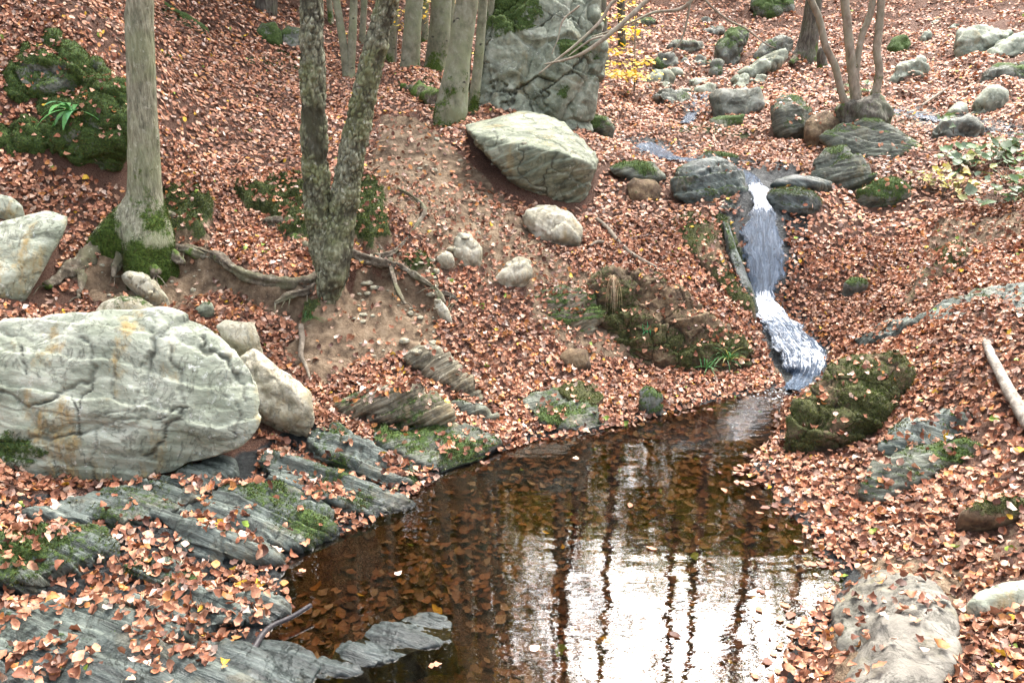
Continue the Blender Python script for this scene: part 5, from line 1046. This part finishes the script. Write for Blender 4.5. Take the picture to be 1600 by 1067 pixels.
b = on(118, 178); plant('strap_fern', 'bright green strap leaved fern growing on the mossy outcrop', 'fern', b+np.array((0, -.04, .02)), [('fronds', blades(rg, b+np.array((0, -.05, .03)), 15, .36, .026, (.0, .95), 1.5, np.array([(.08, .24, .06), (.12, .32, .14), (.10, .28, .08)]), 8), GREENM)])
for (px, py, lb, n, L, tint, dr) in [(1104,572,'small green grass tuft left of two at the foot of the earthy ledge',26,.20,GR,1.2),(1136,560,'broad green grass tuft with straw tips at the foot of the earthy ledge',40,.24,np.r_[GR, [(.30,.30,.08)]],1.5),(488,496,'tiny mossy grass tuft below the forked root of the twin trunks',24,.12,GR,1.3),(1010,520,'little bright herb on the face of the earthy ledge',10,.12,np.array([(.05,.25,.10)]),1.0)]:
    b = on(px, py)+np.array((0, -.03, 0)); plant('grass_tuft', lb, 'grass tuft', b, [('blades', blades(rg, b, n, L, .005, (.3, 1.4), dr, tint), GREENM)])
b = on(956, 432)+np.array((0, -.10, .03)); V, F, T = blades(rg, b, 60, .42, .0035, (-.2, .6), 3.4, np.array([(.42,.32,.19),(.52,.42,.27),(.33,.24,.14)]), 8); V[:, 0] = b[0]+(V[:, 0]-b[0])*.45; plant('dry_grass_tuft', 'straw coloured dry grass tuft hanging over the edge of the earthy ledge', 'grass tuft', b, [('blades', (V, F, T), LEAFM)])
def leafy(name, label, spots, n, size, tint, rng, cat='plant'):
    P = [on(x, y) for x, y in spots]; base = np.mean(P, 0); C, N = [], []; VS, FS = [], []; off = 0
    for q in P:
        for k in range(n):
            tip = q+np.array((rng.normal()*.13, rng.normal()*.13, rng.uniform(.05, .28))); C.append(tip); N.append((rng.normal()*.5, -.35+rng.normal()*.4, 1))
            V, F = tube([q, (q+tip)/2+np.array((0, 0, .04)), tip], [.004, .003, .002], 4, .1); q4 = F; VS.append(V); FS.append(F+off); off += len(V)
    V, F = tube(P+[P[-1]+np.array((.03, 0, .01))], np.full(len(P)+1, .004), 4, .05); VS.append(V); FS.append(F+off); off += len(V)
    C, N = np.array(C), np.array(N); lv = leaf_cloud(C, N, rng.uniform(.7, 1.3, len(C))*size, tint[rng.integers(0, len(tint), len(C))]*rng.uniform(.7, 1.2, (len(C), 1)), rng, 0, .6)
    root = empty(name, tuple(base)); tag(root, label, cat, None, 'thing')
    o = mkobj('leaves', mesh_np('leaves', *lv[:2], colors={'tint': lv[2]}, mats=[GREENM]), base, root); o.location = (0, 0, 0)
    Fa = np.vstack(FS); q, t3 = tri_fix(Fa); o = mkobj('stems', mesh_np('stems', np.vstack(VS), q, t3, mats=[DRY]), base, root); o.location = (0, 0, 0)
GL = np.array([(.09, .17, .06), (.13, .22, .09), (.19, .27, .17), (.12, .19, .05), (.24, .26, .08)]); YL = np.array([(.42, .38, .07), (.50, .45, .16), (.36, .33, .07), (.5, .42, .28)])
leafy('bramble', 'broad leaved green bramble on the right bank under the leafy path', [(1490,272),(1505,280),(1520,262),(1498,262),(1530,278)], 9, .15, GL, rg)
leafy('bramble', 'darker green bramble tuft right of the broad leaved one', [(1560,250),(1572,262),(1582,245),(1555,264)], 9, .14, GL*.8, rg)
leafy('bramble', 'low green bramble lowest on the right bank', [(1560,318),(1578,322),(1590,310),(1550,330)], 8, .13, GL*.8, rg)
leafy('bramble', 'small green sprig between the two larger brambles', [(1566,284),(1575,290)], 6, .12, GL, rg)
leafy('yellow_plant', 'yellow leaved creeping plant in front of the brambles', [(1445,302),(1462,296),(1480,294),(1496,298),(1472,310),(1490,308),(1440,296)], 7, .10, YL, rg)
leafy('ivy', 'green ivy sprig on the dark bank rock by the far path', [(1466,212),(1490,210)], 6, .13, GL*.8, rg)
leafy('ivy', 'fresh green ivy at the foot of the multi stemmed tree', [(1328,158),(1352,150),(1340,165)], 7, .14, GL, rg)
def sapling(name, label, stem, boughs, nleaf, size, tint, rng):
    Y = at(*stem[0])[1]; P = [P3(x, y, Y) for x, y in stem]; base = P[0]; root = empty(name, tuple(base)); tag(root, label, 'sapling', None, 'thing')
    mb = MB(); V, F = tube([P[0]-np.array((0, 0, .2))]+P, np.linspace(.022, .006, len(P)+1), 8, .1); mb.add(V, F, 0, moss=np.zeros(len(V))); mb.build('stem', [BM['hazel']], root, base)
    mb = MB(); C = []
    for bo in boughs:
        Q = [P3(x, y, Y+dy) for x, y, dy in bo]; V, F = tube(Q, np.linspace(.010, .003, len(Q)), 5, .1); mb.add(V, F, 0)
        Qs, _ = resample(Q, np.ones(len(Q)), .03); C.append(Qs[int(len(Qs)*.15):])
    mb.build('branches', [BM['hazel']], root, base)
    C = np.vstack(C); k = rng.integers(0, len(C), nleaf); C = C[k]+rng.normal(size=(nleaf, 3))*np.array((.14, .2, .035)); N = np.array((0, -.25, 1))+rng.normal(size=(nleaf, 3))*.3
    V, F, T = leaf_cloud(C, N, rng.uniform(.7, 1.2, nleaf)*size, tint[rng.integers(0, len(tint), nleaf)]*rng.uniform(.8, 1.2, (nleaf, 1)), rng, 1, .4)
    o = mkobj('leaves', mesh_np('leaves', V, F, colors={'tint': T}, mats=[GREENM]), base, root); o.location = (0, 0, 0)
YS = np.array([(.85, .58, .03), (.9, .68, .08), (.78, .48, .03), (.85, .66, .12)])
sapling('yellow_sapling', 'golden leaved sapling with flat tiers of leaves by the cliff rock', [(991,148),(992,110),(992,70),(993,30),(994,-20)],
    [[(991,118,0),(965,112,-.2),(945,116,-.3)],[(992,108,0),(970,98,.1),(942,100,.2)],[(992,108,0),(1005,98,-.2),(1024,92,-.3)],[(992,118,0),(980,116,-.4),(955,118,-.6)],[(992,85,0),(972,78,.2),(950,82,.3)],[(992,70,0),(978,58,.1),(962,60,.2)],[(993,40,0),(975,28,.2),(955,30,.3)],[(993,20,0),(980,5,.2),(972,-12,.3)],[(992,122,0),(1004,120,-.4),(1014,124,-.5)],[(992,60,0),(985,48,.3),(965,45,.5)]], 420, .095, YS, rg)
sapling('sapling', 'thin crooked sapling with few yellow leaves between leaning corky trunk and spotted beech', [(618,95),(620,60),(624,30),(634,10),(640,-15)], [[(621,50,0),(626,38,-.3),(632,44,-.4)],[(624,30,0),(612,22,.2),(600,10,.3)],[(632,14,0),(655,20,-.3),(668,36,-.4)],[(636,2,0),(660,4,-.3),(690,6,-.5)]], 70, .09, YS, rg)
sapling('sapling', 'small twig of yellow leaves at the foot of the pale bluish stem', [(741,135),(742,120),(744,100),(748,80)], [[(742,118,0),(735,118,-.3),(732,122,-.3)],[(744,96,0),(756,70,-.2),(770,74,-.4)],[(745,92,0),(742,82,-.3),(738,80,-.4)]], 26, .08, YS, rg)
# ------------------------------------------------------------------ small stones on the bare soil
rs = np.random.default_rng(77); V0, F0 = ico(3)
for k in range(110):
    px, py = rs.uniform(540, 720), rs.uniform(400, 560)
    if k % 3 == 0: px, py = rs.uniform(620, 820), rs.uniform(200, 400)
    if k % 7 == 0: px, py = rs.uniform(150, 320), rs.uniform(410, 470)
    c = on(px, py); s = .010+.03*rs.random()**2.2; V = V0*np.array((rs.uniform(.8, 1.5), rs.uniform(.7, 1.1), rs.uniform(.45, .8)))*s; V = V+V0*(.35*s*fbm(V0+k*3.1, 3, 1.3))[:, None]+c+np.array((0, 0, s*.25))
    o = mkobj('small_stone', mesh_np('small_stone', V, Ft=F0, attrs={'moss': np.zeros(len(V)), 'crack': np.zeros(len(V)), 'wet': np.zeros(len(V))}, mats=[RM['pale']]), V.mean(0)); tag(o, 'thumb sized pale stone lying on the bare brown soil of the bank', 'stone', 'small stones on the bare soil', 'thing')
